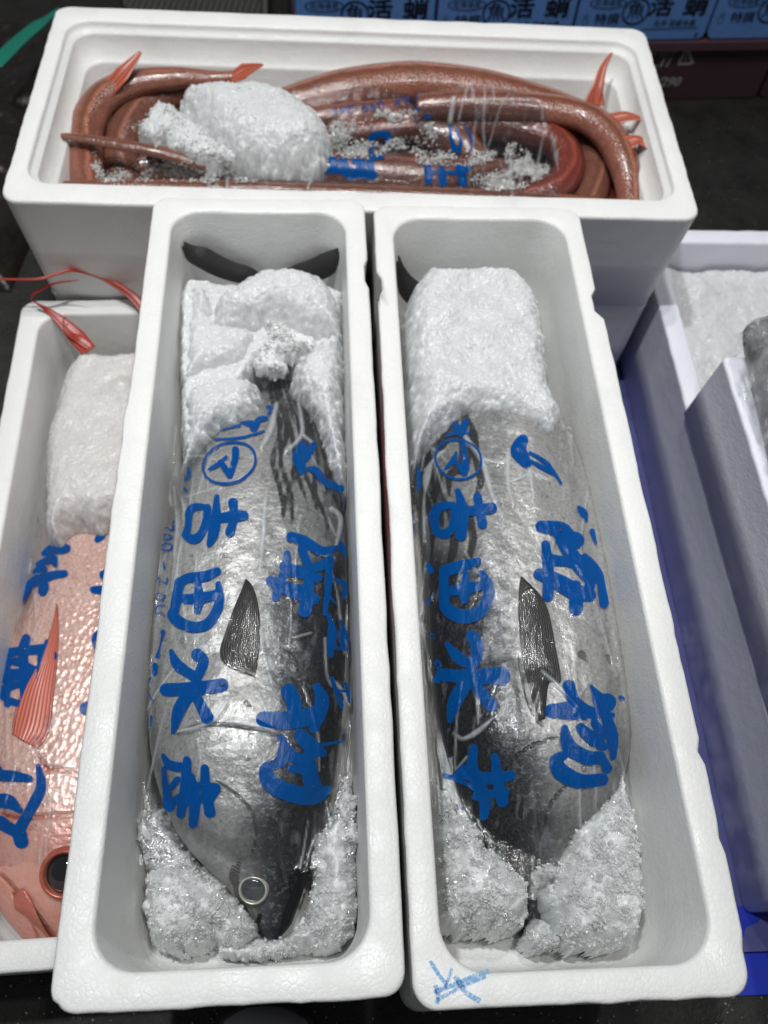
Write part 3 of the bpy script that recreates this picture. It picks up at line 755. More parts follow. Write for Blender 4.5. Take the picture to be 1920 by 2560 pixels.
inkR = sc(.4099,
          (C5([(480, 250), (490, 330), (500, 410)]), [26, 34, 40]), (C5([(370, 420), (420, 370), (440, 320)]), [10, 30, 14]), (C5([(440, 380), (490, 440)]), [20, 40]),
          (C5([(450, 555), (480, 680), (470, 830)]), [30, 62, 56]), (C5([(510, 680), (590, 665), (655, 660)]), [46, 60, 60]), (C5([(570, 590), (585, 660), (600, 755)]), [50, 48, 56]),
          (C5([(420, 635), (330, 660), (310, 720), (320, 800)]), [30, 56, 50, 44]), (C5([(320, 800), (370, 815), (420, 770), (430, 660)]), [44, 50, 44, 40]),
          (C5([(570, 985), (470, 1010), (370, 1040)]), [40, 62, 60]), (C5([(365, 1040), (365, 1180), (380, 1270), (470, 1320), (570, 1300), (630, 1220), (635, 1120), (590, 1050)]), [50, 56, 66, 76, 70, 60, 54, 30]),
          (C5([(500, 1060), (490, 1160), (490, 1220)]), [40, 60, 40]), (C5([(400, 1165), (500, 1150), (600, 1130)]), [50, 60, 50]),
          (C5([(960, 770), (1080, 790), (1170, 860)]), [60, 84, 50]), (C5([(1165, 850), (1175, 855)]), [84, 84]), (C5([(985, 880), (1000, 1000), (1000, 1190)]), [46, 60, 60]), (C5([(945, 1060), (1070, 1110), (1170, 1170), (1260, 1190)]), [60, 84, 90, 60]),
          (C5([(1060, 830), (1150, 950), (1260, 1080)]), [44, 80, 86]), (C5([(1010, 970), (1150, 990)]), [60, 50]), (C5([(1170, 1140), (1172, 1265)]), [70, 74]), (C5([(1225, 950), (1310, 1060), (1345, 1240)]), [30, 46, 52]), (C5([(1270, 1070), (1240, 1190)]), [50, 60]),
          (C5([(845, 245), (820, 300), (860, 370), (885, 400)]), [60, 84, 60, 20]), (C5([(890, 320), (1000, 390), (1080, 510)]), [16, 24, 12]), (C5([(890, 370), (980, 415), (1030, 450)]), [18, 24, 12]),
          (C5([(430, 150), (470, 190), (500, 130)]), [30, 56, 30]), (C5([(380, 215), (450, 200), (530, 205)]), [14, 14, 10]), (C5([(1190, 655), (1220, 690), (1235, 740)]), [20, 40, 12]),
          (C5([(1270, 800), (1310, 850), (1340, 890)]), [30, 60, 30]), (C5([(1380, 1050), (1400, 1110), (1390, 1170)]), [30, 46, 20]), (C5([(1450, 1370), (1475, 1470)]), [20, 26]), (C5([(1400, 1320), (1440, 1360)]), [20, 16]),
          (C5([(205, 420), (215, 500), (205, 560)]), [16, 24, 10]), (C5([(270, 1010), (290, 1040)]), 30), (C5([(255, 1200), (270, 1250), (300, 1180)]), 8), (C5([(275, 1440), (300, 1420), (305, 1450), (280, 1455)]), 8),
          (C5([(310, 1600), (330, 1580), (350, 1610), (320, 1630), (310, 1600)]), 7))
inkR += [(C5([(452 + 140 * math.cos(a), 362 + 122 * math.sin(a) + 10 * math.cos(a)) for a in np.linspace(0, 6.3, 22)]), np.full(22, 5.5))]
inkR += sc(.4581,
           (C6([(340, 20), (400, 90), (480, 140)]), [20, 56, 40]), (C6([(480, -20), (510, 40), (490, 130)]), [60, 64, 46]), (C6([(310, 190), (480, 200), (640, 195)]), [60, 70, 90]), (C6([(450, 230), (390, 330), (360, 440)]), [60, 70, 30]),
           (C6([(490, 240), (550, 310), (585, 355)]), [50, 60, 66]),
           (C6([(335, 740), (420, 770), (510, 830)]), [26, 22, 12]), (C6([(490, 590), (480, 680), (500, 750)]), [40, 56, 60]), (C6([(605, 640), (620, 750), (645, 880)]), [40, 50, 60]), (C6([(480, 740), (550, 860), (545, 960)]), [50, 64, 40]),
           (C6([(420, 720), (560, 755), (690, 740)]), [50, 60, 50]), (C6([(500, 850), (660, 830)]), [40, 40]), (C6([(430, 690), (380, 740)]), [30, 20]),
           (C6([(1010, 250), (1040, 330), (1110, 390)]), [60, 54, 56]), (C6([(915, 385), (1040, 385), (1160, 400), (1250, 408)]), [66, 84, 50, 24]), (C6([(1130, 250), (1180, 330), (1220, 340)]), [14, 70, 86]), (C6([(985, 480), (1010, 580), (1100, 640), (1180, 640)]), [34, 70, 70, 60]),
           (C6([(1075, 480), (1140, 540), (1200, 580)]), [50, 64, 40]), (C6([(1000, 620), (940, 660), (980, 730), (1080, 770), (1190, 760)]), [30, 66, 84, 70, 60]), (C6([(1210, 420), (1245, 520), (1250, 640)]), [50, 60, 30]), (C6([(1190, 640), (1220, 700)]), [40, 50]),
           (C6([(1150, 450), (1190, 520)]), [40, 50]),
           (C6([(1340, 230), (1360, 300)]), [26, 30]), (C6([(1290, 10), (1330, 10)]), [14, 26]), (C6([(1290, 310), (1330, 330)]), [18, 14]), (C6([(280, 130), (300, 120), (310, 150), (285, 150)]), 7), (C6([(270, 215), (300, 235)]), [18, 8]))

foldsR = sc(.4099, (C5([(430, 150), (520, 260), (600, 380), (650, 560), (720, 720)]), [10, 24, 30, 26, 8]), (C5([(590, 360), (680, 380), (750, 390)]), [14, 16, 22]), (C5([(755, 330), (750, 430), (760, 540), (790, 640)]), [26, 28, 20, 10]),
            (C5([(880, 400), (890, 450), (910, 600)]), [14, 26, 12]), (C5([(780, 495), (850, 470), (890, 440)]), [10, 14, 18]), (C5([(900, 440), (960, 470), (1000, 490)]), [10, 18, 14]), (C5([(250, 430), (330, 340), (370, 310)]), [12, 20, 10]),
            (C5([(290, 380), (260, 470), (250, 560)]), [14, 40, 12]), (C5([(490, 920), (560, 1050)]), [6, 10]), (C5([(1240, 560), (1200, 900), (1230, 1200)]), [6, 4, 6]))
foldsR += sc(.4581, (C6([(590, 430), (510, 500), (430, 540), (380, 510)]), [8, 26, 16, 10]), (C6([(860, 170), (960, 260), (1060, 370), (1130, 450)]), [10, 20, 18, 10]), (C6([(360, 650), (370, 730)]), [12, 8]), (C6([(400, 700), (450, 640)]), [6, 10]))
foldsL = sc(.3737, (C2([(940, 30), (900, 200), (840, 320)]), [24, 34, 20]), (C2([(1090, 30), (1110, 230), (1000, 350)]), [20, 26, 16]), (C2([(1110, 230), (1180, 290)]), [20, 16]), (C2([(870, 620), (850, 900), (830, 1150)]), [14, 30, 16]), (C2([(1310, 730), (1370, 800), (1340, 980)]), [26, 30, 16]),
            (C2([(640, 440), (460, 380), (360, 380)]), [4, 8, 6]), (C2([(340, 650), (560, 580)]), [6, 5]), (C2([(1250, 1040), (1330, 1060)]), [10, 8]), (C2([(1170, 1560), (1060, 1590)]), [8, 8]))
foldsL += sc(.4099, (C3([(905, 30), (930, 200), (980, 380)]), [10, 14, 8]), (C3([(1300, 90), (1310, 300), (1340, 380)]), [10, 8, 6]), (C3([(700, 480), (600, 600), (400, 660)]), [16, 24, 10]), (C3([(700, 600), (850, 610), (1000, 660)]), [20, 40, 14]),
             (C3([(520, 700), (540, 850), (500, 1000)]), [6, 8, 4]), (C3([(1340, 340), (1400, 400), (1450, 500)]), [10, 14, 8]))


t = NT('water'); tr = t.n('ShaderNodeBsdfTransparent'); gl = t.n('ShaderNodeBsdfGlossy'); t.inp(gl, 'Roughness', .12); fr_ = t.n('ShaderNodeFresnel'); t.inp(fr_, 'IOR', 1.4)
DROP = t.done(t.mixs(t.math('ADD', fr_.outputs[0], .05), tr.outputs[0], gl.outputs[0]))


def bag(fr, xr, yr, tree, ink, folds, mat, label, base=-.10, step=.0014, off=.0022, name='printed_bag', wr=1., seed=0, lip=.0, group='clear printed bags around the fish', edge=None, ndrop=650):
    X, Y = np.meshgrid(np.arange(*xr, step), np.arange(*yr, step), indexing='ij')
    P = fr.w(X, Y, 0)
    H = drop(tree, P[..., 0], P[..., 1], base)
    con = H > base + .001
    S1 = blur(H, 5); Z = np.maximum(S1, H) + off
    Z = np.maximum(blur(Z, 1.6), H + .0012)
    slack = np.clip((Z - H) / .008, .12, 1)
    rd = 1 - np.abs(fbm(X * 38 + 9, Y * 16, 3, seed)) * 3.2
    Z += np.clip(rd, 0, 1) ** 3 * .0034 * slack * wr + fbm(X * 70, Y * 50, 4, seed + 3) * .0022 * slack * wr
    P = fr.w(X, Y, Z); px, py = proj(P)
    g = np.random.default_rng(seed); rf = []
    sx, sy = px.min(), py.min(); ex, ey = px.max(), py.max()
    for q in range(44):
        e = g.random() ** 1.8 * .32; e = e if g.random() < .5 else 1 - e; ii = int(e * (X.shape[0] - 1)); jj = int(g.random() * (X.shape[1] - 1)); ln = g.uniform(14, 70); sl = g.normal(0, 2.2); bd = g.normal(0, .5); pts = []
        for w_ in range(4):
            i2 = int(np.clip(ii + w_ * sl + w_ * w_ * bd, 0, X.shape[0] - 1)); j2 = int(np.clip(jj + w_ * ln / 3, 0, X.shape[1] - 1)); pts.append((px[i2, j2], py[i2, j2]))
        rf.append((pts, [.5, g.uniform(1.5, 4.5), g.uniform(1, 4), .3]))
    folds = list(folds) + (rf if name == 'printed_bag' and wr > .5 else [])
    fo = stroke_sd(px.ravel(), py.ravel(), folds).reshape(px.shape) if folds else np.full(px.shape, -50.)
    f = np.clip((fo + 2.5) / 5, 0, 1); Z += np.clip((fo + 5) / 9, 0, 1) * .0022
    P = fr.w(X, Y, Z); px, py = proj(P)
    jx = fbm(X * 90, Y * 90, 3, seed + 5) * 7 * slack; jy = fbm(X * 90, Y * 90, 3, seed + 6) * 7 * slack
    ik = stroke_sd((px + jx).ravel(), (py + jy).ravel(), ink, 1.13)
    vm = None
    if edge is not None: vm = poly_sd(px, py, cr(edge, 5, True)) + fbm(X * 150, Y * 150, 3, 8) * 14 > 0
    o = gmesh(name, P[..., 0], P[..., 1], Z, mat, vmask=vm, attrs=dict(ink=ik, fold=f), label=label, cat='plastic bag', group=group)
    idx = np.argwhere(vm if vm is not None else np.ones(X.shape, bool)); idx = idx[g.permutation(len(idx))[:ndrop]]; V = []; F = []
    for i, j in idx:
        if not (0 < i < X.shape[0] - 1 and 0 < j < X.shape[1] - 1): continue
        r = g.uniform(.0005, .0014) * (1 + (g.random() < .06)); c = P[i, j]; k = len(V); V.append(c + np.array([0, 0, r * .75]))
        for rr, zz in ((.6, .6), (1., -.1)):
            for a in range(7): V.append(c + np.array([r * rr * math.cos(a * .8976), r * rr * math.sin(a * .8976), r * zz]))
        for a in range(7): b = (a + 1) % 7; F += [(k, k + 1 + a, k + 1 + b), (k + 1 + a, k + 8 + a, k + 8 + b), (k + 1 + a, k + 8 + b, k + 1 + b)]
    mk('water_drops', V, F, DROP, parent=o, kind='stuff')
    return o


bagL = bag(FL, (-.088, .0885), (-.352, .245), bvh([bL, pfL]), inkL, foldsL, FILM, 'clear bag with blue characters over the bonito whose eye shows', seed=3, base=-.085,
           edge=[(335, 1130), (450, 1050), (600, 960), (690, 880), (790, 930), (890, 1100), (930, 1400), (930, 1900), (900, 2100), (850, 2160), (740, 2180), (600, 2160), (480, 2150), (340, 2150), (290, 1900), (290, 1500)])
bagR = bag(FRT, (-.090, .0865), (-.340, .232), bvh([bR, pfR]), inkR, foldsR, FILM, 'clear bag with blue characters over the bonito with its head in ice', seed=13, base=-.085,
           edge=[(1000, 1120), (1060, 1060), (1200, 1000), (1400, 1050), (1480, 1180), (1600, 1500), (1640, 1800), (1620, 1960), (1500, 2060), (1400, 2240), (1300, 2240), (1170, 2100), (1040, 1960), (1020, 1600), (1000, 1300)])

# ------------------------------------------------------------------ ice in the two long boxes
HEAPS = []
def P1(L): return C1(L)
def iceh(n, ol, *a, **k):
    o = ice(ol, *a, **k); HEAPS.append((o, ol, n)); return o


ice(P1([(500, 760), (520, 650), (640, 570), (720, 520), (800, 475), (950, 455), (1100, 470), (1230, 490), (1310, 570), (1365, 660), (1370, 760), (1375, 880), (1290, 880), (1080, 900), (1000, 860), (930, 805), (860, 825), (820, 850), (650, 845), (560, 825)]),
    -.045, -.034, -.095, 'large ice lump in front of the tail fin in the left long box', R=.034, seed=1)
ice(P1([(290, 640), (600, 600), (1340, 640), (1385, 900), (1390, 1300), (1300, 1500), (1150, 1300), (1040, 1150), (860, 1130), (780, 1250), (640, 1450), (430, 1640), (300, 1700), (275, 1300)]),
    -.078, -.070, -.13, 'broad ice layer under the lumps at the far end of the left long box', R=.012, seed=17, amp=1.)
ice(P1([(330, 620), (480, 600), (560, 690), (560, 820), (700, 850), (800, 880), (850, 960), (800, 1040), (790, 1140), (720, 1170), (560, 1200), (400, 1260), (290, 1300), (280, 1100), (290, 900), (320, 760)]),
    -.065, -.054, -.12, 'smooth pale ice slab along the left wall of the left long box', R=.028, seed=2, amp=.8)
ice(P1([(300, 1290), (420, 1240), (620, 1190), (720, 1190), (830, 1250), (860, 1330), (850, 1400), (880, 1440), (800, 1500), (700, 1570), (600, 1590), (500, 1660), (400, 1720), (300, 1760), (285, 1500)]),
    -.060, -.048, -.12, 'ice slab beside the blue arc print in the left long box', R=.028, seed=3, mat=ICE, jit=.0035)
iceh(1400, P1([(850, 870), (930, 850), (1050, 900), (1160, 960), (1200, 1040), (1080, 1090), (960, 1100), (1000, 1180), (900, 1200), (850, 1180), (790, 1150), (830, 1050), (870, 960)]),
    -.066, -.060, -.080, 'wet broken ice above the striped tail stalk of the left bonito', R=.010, seed=4, mat=ICEW, jit=.005, amp=1.3)
ice(P1([(1060, 1080), (1200, 960), (1300, 900), (1400, 960), (1405, 1200), (1400, 1500), (1420, 1650), (1430, 1850), (1390, 1900), (1330, 1880), (1270, 1780), (1220, 1640), (1180, 1520), (1140, 1420), (1060, 1330), (1010, 1230)]),
    -.055, -.046, -.12, 'long ice slab along the right wall of the left long box', R=.024, seed=5, jit=.003)
iceh(700, C3([(150, 1180), (190, 1120), (240, 1190), (300, 1250), (340, 1340), (360, 1420), (300, 1440), (200, 1440), (170, 1360), (140, 1290)]), -.10, -.085, -.14, 'small clear ice cluster by the left wall near the bonito head', R=.010, seed=6, mat=ICEG, jit=.004, amp=1.4)
iceh(2600, [(335, 2230), (350, 2170), (420, 2140), (480, 2150), (530, 2180), (570, 2210), (610, 2260), (640, 2310), (618, 2350), (590, 2390), (560, 2375), (520, 2350), (480, 2375), (400, 2380), (350, 2330)],
    -.085, -.068, -.148, 'heap of wet ice beside the bonito eye, left of its snout', R=.034, seed=7, mat=ICEW, jit=.003, amp=.9)
iceh(2200, [(790, 2060), (820, 2020), (860, 1960), (880, 2000), (895, 2080), (905, 2160), (905, 2240), (890, 2320), (850, 2360), (780, 2372), (720, 2365), (695, 2340), (720, 2310), (760, 2290), (765, 2220), (780, 2180), (760, 2140)],
    -.080, -.062, -.148, 'heap of wet ice along the right wall beside the bonito snout', R=.034, seed=8, mat=ICEW, jit=.003, amp=.9)
iceh(600, [(345, 1990), (400, 2010), (440, 2080), (500, 2150), (560, 2220), (520, 2260), (420, 2230), (350, 2160)], -.125, -.112, -.15, 'thin ice spill under the gill side of the left bonito', R=.012, seed=19, mat=ICEG, jit=.004, amp=.8)
iceh(500, [(540, 2358), (600, 2346), (650, 2338), (720, 2340), (760, 2366), (730, 2398), (650, 2404), (560, 2400)], -.118, -.110, -.15, 'low wet ice in front of the bonito snout in the left long box', R=.012, seed=18, mat=ICEG, jit=.004, amp=.8)
iceh(800, C3([(1400, 900), (1460, 920), (1510, 1050), (1530, 1300), (1500, 1400), (1400, 1300), (1330, 1200), (1340, 1080)]), -.09, -.075, -.14, 'glassy ice wedge between the left bonito and the right wall', R=.012, seed=9, mat=ICEG, jit=.004, amp=1.3)

ice([(1010, 860), (1005, 790), (1020, 710), (1045, 670), (1080, 658), (1180, 655), (1290, 665), (1330, 690), (1365, 745), (1380, 830), (1390, 920), (1400, 970), (1422, 1010), (1412, 1060), (1395, 1105), (1380, 1110),
     (1340, 1085), (1290, 1060), (1240, 1048), (1185, 1040), (1150, 1050), (1120, 1070), (1090, 1085), (1060, 1110), (1045, 1130), (1030, 1110), (1022, 1000)],
    -.045, -.030, -.11, 'biggest ice block, filling the far end of the box with the crayon mark', R=.032, seed=11)
iceh(1000, C5([(970, 290), (1050, 260), (1130, 260), (1150, 330), (1170, 480), (1200, 570), (1240, 640), (1200, 690), (1140, 600), (1080, 500), (1020, 400)]), -.075, -.068, -.13, 'strip of wet ice along the right wall below the biggest ice block', R=.010, seed=12, mat=ICEW, jit=.004)
iceh(4500, C6([(285, 650), (340, 750), (420, 850), (500, 940), (570, 1000), (600, 1080), (680, 1120), (730, 1190), (790, 1240), (830, 1310), (850, 1400), (830, 1500), (760, 1570), (650, 1600), (480, 1590), (360, 1560), (320, 1480), (300, 1250), (290, 950)]),
    -.075, -.050, -.148, 'ice heap against the left wall covering the dark side of the bonito head', R=.036, seed=13, mat=ICEW, jit=.003, amp=.9)
iceh(5500, C6([(1100, 870), (1200, 800), (1240, 700), (1290, 620), (1360, 650), (1390, 800), (1440, 950), (1460, 1150), (1490, 1350), (1480, 1500), (1470, 1600), (1420, 1660), (1250, 1690), (1050, 1680), (960, 1600), (900, 1440), (880, 1350), (900, 1280), (950, 1180), (960, 1100), (1000, 980)]),
    -.075, -.052, -.148, 'widest near ice heap against the right wall beside the bonito head', R=.036, seed=14, mat=ICEW, jit=.003, amp=.9)
iceh(250, C6([(840, 1230), (900, 1190), (960, 1220), (950, 1290), (890, 1310), (850, 1290)]), -.075, -.066, -.12, 'small ice piece at the meeting point of the two near heaps', R=.008, seed=15, mat=ICEG, jit=.003)
iceh(700, C6([(800, 1560), (860, 1510), (930, 1580), (990, 1660), (900, 1700), (780, 1690), (760, 1620)]), -.105, -.095, -.148, 'low ice pile against the near wall under the two heaps', R=.010, seed=16, mat=ICEG, jit=.004, amp=1.4)

t = NT('ice_crystals')
n = t.bump(t.noise(500, 3), .0006, .5); tr = t.n('ShaderNodeBsdfTransparent'); t.inp(tr, 'Color', (.95, .97, .97)); gl = t.n('ShaderNodeBsdfGlossy'); t.inp(gl, 'Roughness', .06); t.inp(gl, 'Normal', n)
GRW = t.done(t.mixs(t.rng(t.noise(150, 3, .6), .35, .65, .2, .6), t.bsdf(Base_Color=(.92, .94, .94), Roughness=.1, Normal=n, Subsurface_Weight=.5, Subsurface_Radius=(.004, .005, .005), Subsurface_Scale=1.), t.mixs(.14, tr.outputs[0], gl.outputs[0])))
def coat(o, outline, n0, r0=.0007, r1=.0028, seed=0, mat=None, extra=()): grains('ice_crystals', outline, 0, bvh([o] + list(extra)), int(n0 * .55), r0, r1, mat or GRW, parent=o, seed=seed, kind='stuff')
for q, (o, ol, n) in enumerate(HEAPS): coat(o, ol, n, seed=q * 3, extra=[])
# marks on boxes
t = NT('red_print'); MRED = t.done(t.bsdf(Base_Color=(.80, .03, .09), Roughness=.4))
V = []; F = []
xs = -(WT / 2)
def wallpt(y, z, o=.0012): return FRT.w(xs + .002 * (-z / HT) - o, y, z)
k = 0
for (ya, yb, za, zb, w) in ((.20, -.10, -.010, -.012, .010), (.16, -.12, -.022, -.026, .007), (.12, -.02, -.034, -.04, .005)):
    n = 24
    for i in range(n + 1):
        f = i / n; y = ya + (yb - ya) * f; z = za + (zb - za) * f + .0012 * math.sin(i * 1.7); ww = w * math.sin(math.pi * min(1, f + .02)) ** .6 * (.7 + .3 * math.sin(i * 2.3))
        V += [wallpt(y, z + ww / 2), wallpt(y, z - ww / 2)]
    F += [(k + 2 * i, k + 2 * i + 1, k + 2 * i + 3, k + 2 * i + 2) for i in range(n)]; k += 2 * (n + 1)
mk('painted_streak', V, F, MRED, parent=boxR, label='red streaks on the side wall facing the narrow gap')

t = NT('blue_crayon'); cr_f = t.rng(t.noise(700, 3, .7), .36, .56)
tb = t.n('ShaderNodeBsdfTransparent'); MCR = t.done(t.mixs(t.math('MULTIPLY', cr_f, .75), tb.outputs[0], t.bsdf(Base_Color=(.12, .42, .80), Roughness=.7)))


def ribbon_marks(name, strokes, z, mat, parent):
    V = []; F = []
    for pts, w in strokes:
        Q = cr(np.array(pts, float), 5); k = len(V)
        for i in range(len(Q)):
            tn = Q[min(i + 1, len(Q) - 1)] - Q[max(i - 1, 0)]; nn = np.array([-tn[1], tn[0]]); nn /= np.linalg.norm(nn) + 1e-9
            for s in (-1, 1): q = Q[i] + nn * s * w / 2; V.append(unp(q[0], q[1], z))
        F += [(k + 2 * i, k + 2 * i + 1, k + 2 * i + 3, k + 2 * i + 2) for i in range(len(Q) - 1)]
    V = np.array(V); return mk(name, V, F, mat, parent=parent)


ribbon_marks('crayon_mark', [([(1075, 2402), (1100, 2440), (1118, 2462)], 10), ([(1085, 2480), (1150, 2455), (1222, 2425)], 12), ([(1092, 2500), (1150, 2468), (1215, 2440)], 9),
                             ([(1138, 2440), (1165, 2480), (1200, 2502)], 13), ([(1088, 2462), (1096, 2490), (1092, 2508)], 11), ([(1130, 2420), (1112, 2470)], 8)], .0011, MCR, boxR)

# ------------------------------------------------------------------ snapper
t = NT('snapper_skin')
co = t.coord((1., .72, 1.)); vd = t.vor(175, 'F1', co=co); ve = t.vor(175, 'DISTANCE_TO_EDGE', co=co); n = t.noise(30, 5, .6)
sc_ = t.attr('scale')
col = t.mixc(t.rng(n, .3, .7), (.70, .36, .29), (.84, .57, .50)); col = t.mixc(t.math('MULTIPLY', t.math('SUBTRACT', 1., sc_), .5), col, (.62, .19, .13)); col = t.mixc(t.math('MULTIPLY', t.rng(vd, .1, .6), t.math('MULTIPLY', sc_, .8)), col, (.82, .60, .52))
col = t.mixc(t.math('MULTIPLY', t.rng(ve, .10, .0), t.math('MULTIPLY', sc_, .5)), col, (.45, .13, .09))
col = t.mixc(t.rng(t.attr('gill'), -4, 2), col, (.40, .07, .04))
hh = t.math('MULTIPLY', vd, sc_)
nr = t.bump(hh, .0022, .65); nr = t.bump(t.noise(180, 4), .0016, .6, nr); nr = t.bump(t.math('MULTIPLY', t.rng(t.attr('gill'), -8, 3), -1.), .004, .7, nr)
SNAP = t.done(t.bsdf(Base_Color=col, Metallic=.2, Roughness=.28, Normal=nr, Coat_Weight=.35, Coat_Roughness=.1))
gillS = sc(.5245, (CR4([(-60, 1180), (60, 1225), (200, 1225), (380, 1210)]), [10, 18, 16, 12]), (CR4([(190, 1005), (300, 1000), (400, 1040)]), [10, 12, 8]), (CR4([(70, 1590), (150, 1680), (230, 1780), (290, 1860)]), [20, 26, 26, 16]),
           (CR4([(180, 940), (230, 1000)]), [10, 20]), (CR4([(0, 1500), (60, 1560), (120, 1650), (180, 1800)]), [4, 8, 8, 6]))


def snattr(px, py, u, v):
    return dict(scale=np.clip((2080 - py) / 120, .12, 1), gill=stroke_sd(px, py, gillS))


fishS = empty('snapper', tuple(FS.w(0, 0, -.32)), 'pink snapper with large dark eye in the lower left box', 'fish')
bS = body('body', [(150, 1050), (140, 1200), (100, 1380), (40, 1520), (-20, 1700), (-60, 1900), (-80, 2050), (-60, 2200), (-10, 2300), (70, 2395)],
          [(290, 1050), (360, 1200), (420, 1380), (450, 1550), (455, 1750), (430, 1950), (390, 2100), (330, 2230), (260, 2320), (170, 2395)],
          -.245, FS, -.318, .62, SNAP, parent=fishS, attrf=snattr, power=2.1)
TS_ = bvh([bS])
t = NT('snapper_fin'); rb = t.math('SINE', t.math('MULTIPLY', t.attr('ray'), 60.)); c = t.mixc(t.rng(rb, -1, 1), (.42, .07, .045), (.66, .21, .15))
SFIN = t.done(t.bsdf(Base_Color=c, Roughness=.3, Normal=t.bump(rb, .0005, .6)))
surf_patch('pectoral_fin', CR4([(60, 830), (70, 740), (110, 620), (190, 480), (245, 330), (272, 215)]), CR4([(180, 900), (235, 820), (262, 620), (278, 440), (282, 310), (276, 213)]), TS_, SFIN, fishS, off=.0015, lift=.002)
surf_patch('jaw', CR4([(70, 1600), (110, 1560), (150, 1600)]), CR4([(110, 1680), (200, 1760), (280, 1850)]), TS_, SNAP, fishS, 24, 12, .002, .004)
t = NT('red_iris'); RIRIS = t.done(t.bsdf(Base_Color=t.mixc(t.noise(150, 3), (.34, .06, .04), (.60, .20, .13)), Metallic=.3, Roughness=.25))
t = NT('black_pupil'); BPUP = t.done(t.bsdf(Base_Color=(.01, .01, .012), Roughness=.04, Coat_Weight=1.))
eye(fishS, TS_, 163, 2183, .0245, .0175, RIRIS, BPUP, .008, inner=.72)


TAILM = m_plain('tail_red', (.33, .028, .014), .35, var=.4)
def ribbon(name, path, w, mat, parent=None, thick=.0012, tw=0., **k):
    """path [(px,py,z)], w list of widths (m)"""
    P = cr(np.array([[*unp(x, y, z)] for x, y, z in path]), 10); w = np.interp(np.linspace(0, 1, len(P)), np.linspace(0, 1, len(w)), w)
    V = []; R = []
    for i in range(len(P)):
        tn = P[min(i + 1, len(P) - 1)] - P[max(i - 1, 0)]; vd = P[i] - CAM; s = np.cross(tn, np.array([.15, -.2, 1.])); s /= np.linalg.norm(s) + 1e-9
        nn = np.cross(tn, s); nn /= np.linalg.norm(nn) + 1e-9
        for f in (-1, -.5, 0, .5, 1): V.append(P[i] + s * f * w[i] / 2 + nn * w[i] * .12 * (1 - f * f)); R.append(f * .25 + .5)
    o = mk(name, V, gridfaces(len(P), 5), mat, parent=parent, attrs=dict(ray=R), **k); md = o.modifiers.new('t', 'SOLIDIFY'); md.thickness = thick; return o


ribbon('tail_fin', [(222, 876, -.19), (190, 840, -.185), (150, 800, -.176), (118, 775, -.168), (98, 762, -.160), (82, 752, -.155), (78, 745, -.150), (95, 728, -.14), (140, 708, -.13), (198, 701, -.12)], [.020, .022, .013, .007, .003, .0018, .0015, .004, .003, .0006], TAILM, fishS)
ribbon('tail_fin', [(226, 868, -.19), (200, 850, -.185), (175, 835, -.178), (162, 815, -.172), (158, 800, -.168), (166, 790, -.166)], [.010, .012, .008, .004, .002, .0005], TAILM, fishS)
ribbon('tail_fin', [(380, 810, -.17), (335, 745, -.155), (270, 700, -.14), (225, 682, -.13), (180, 675, -.12), (140, 685, -.12), (100, 697, -.12), (40, 699, -.12), (-30, 697, -.12)], [.011, .012, .009, .008, .006, .005, .004, .003, .003], TAILM, fishS)
ice([(150, 905), (195, 868), (260, 868), (400, 870), (420, 1000), (410, 1200), (400, 1325), (340, 1315), (290, 1300), (240, 1318), (200, 1308), (165, 1308), (135, 1338), (96, 1310), (92, 1220), (95, 1090), (112, 1020), (130, 960)],
    -.205, -.192, -.27, 'long smooth ice block over the snapper tail', R=.034, seed=21, amp=.55, jit=.0015, mat=m_ice('ice_faint_pink', 0, (.70, .675, .66), .2), pits=[(300, 958, .012, .010)])
inkS = sc(.2712,
          (CS([(400, 310), (480, 270), (560, 260), (610, 260)]), [40, 80, 90, 70]), (CS([(350, 410), (430, 370), (490, 360), (510, 410)]), [40, 70, 70, 40]), (CS([(320, 480), (370, 450), (410, 450)]), [40, 60, 50]),
          (CS([(200, 720), (250, 620), (330, 560), (470, 510), (590, 490)]), [60, 70, 80, 74, 60]), (CS([(340, 560), (400, 600), (390, 660)]), [60, 84, 70]),
          (CS([(60, 780), (120, 750), (170, 710)]), [40, 50, 50]), (CS([(30, 1130), (50, 1050), (50, 970)]), [30, 40, 50]),
          (CS([(240, 1090), (210, 1200), (220, 1350), (230, 1560), (240, 1640)]), [70, 84, 80, 90, 80]), (CS([(60, 1220), (200, 1200), (380, 1190)]), [70, 70, 84]), (CS([(440, 1130), (430, 1210), (490, 1250)]), [60, 90, 70]),
          (CS([(390, 1200), (380, 1350), (370, 1490)]), [80, 70, 76]), (CS([(0, 1440), (180, 1420), (390, 1410)]), [110, 90, 60]), (CS([(60, 1200), (60, 1400), (60, 1700)]), [60, 60, 50]), (CS([(130, 1300), (240, 1340), (340, 1390)]), [70, 60, 60]),
          (CS([(0, 1580), (100, 1530), (270, 1500), (390, 1500)]), [80, 60, 60, 50]), (CS([(70, 1660), (190, 1690), (300, 1680), (390, 1610)]), [60, 60, 100, 70]), (CS([(20, 1610), (30, 1640)]), [60, 50]),
          (CS([(950, 80), (940, 130), (890, 180)]), [50, 70, 40]), (CS([(960, 110), (1050, 70), (1050, 30)]), [40, 40, 30]), (CS([(960, 500), (1020, 530)]), [80, 80]), (CS([(860, 640), (940, 640), (1020, 640)]), [60, 70, 60]),
          (CS([(960, 1000), (890, 1070), (890, 1150), (940, 1240)]), [50, 64, 64, 50]), (CS([(860, 1620), (860, 1680), (790, 1740)]), [60, 70, 100]), (CS([(820, 2212), (760, 2400)]), [40, 90]))
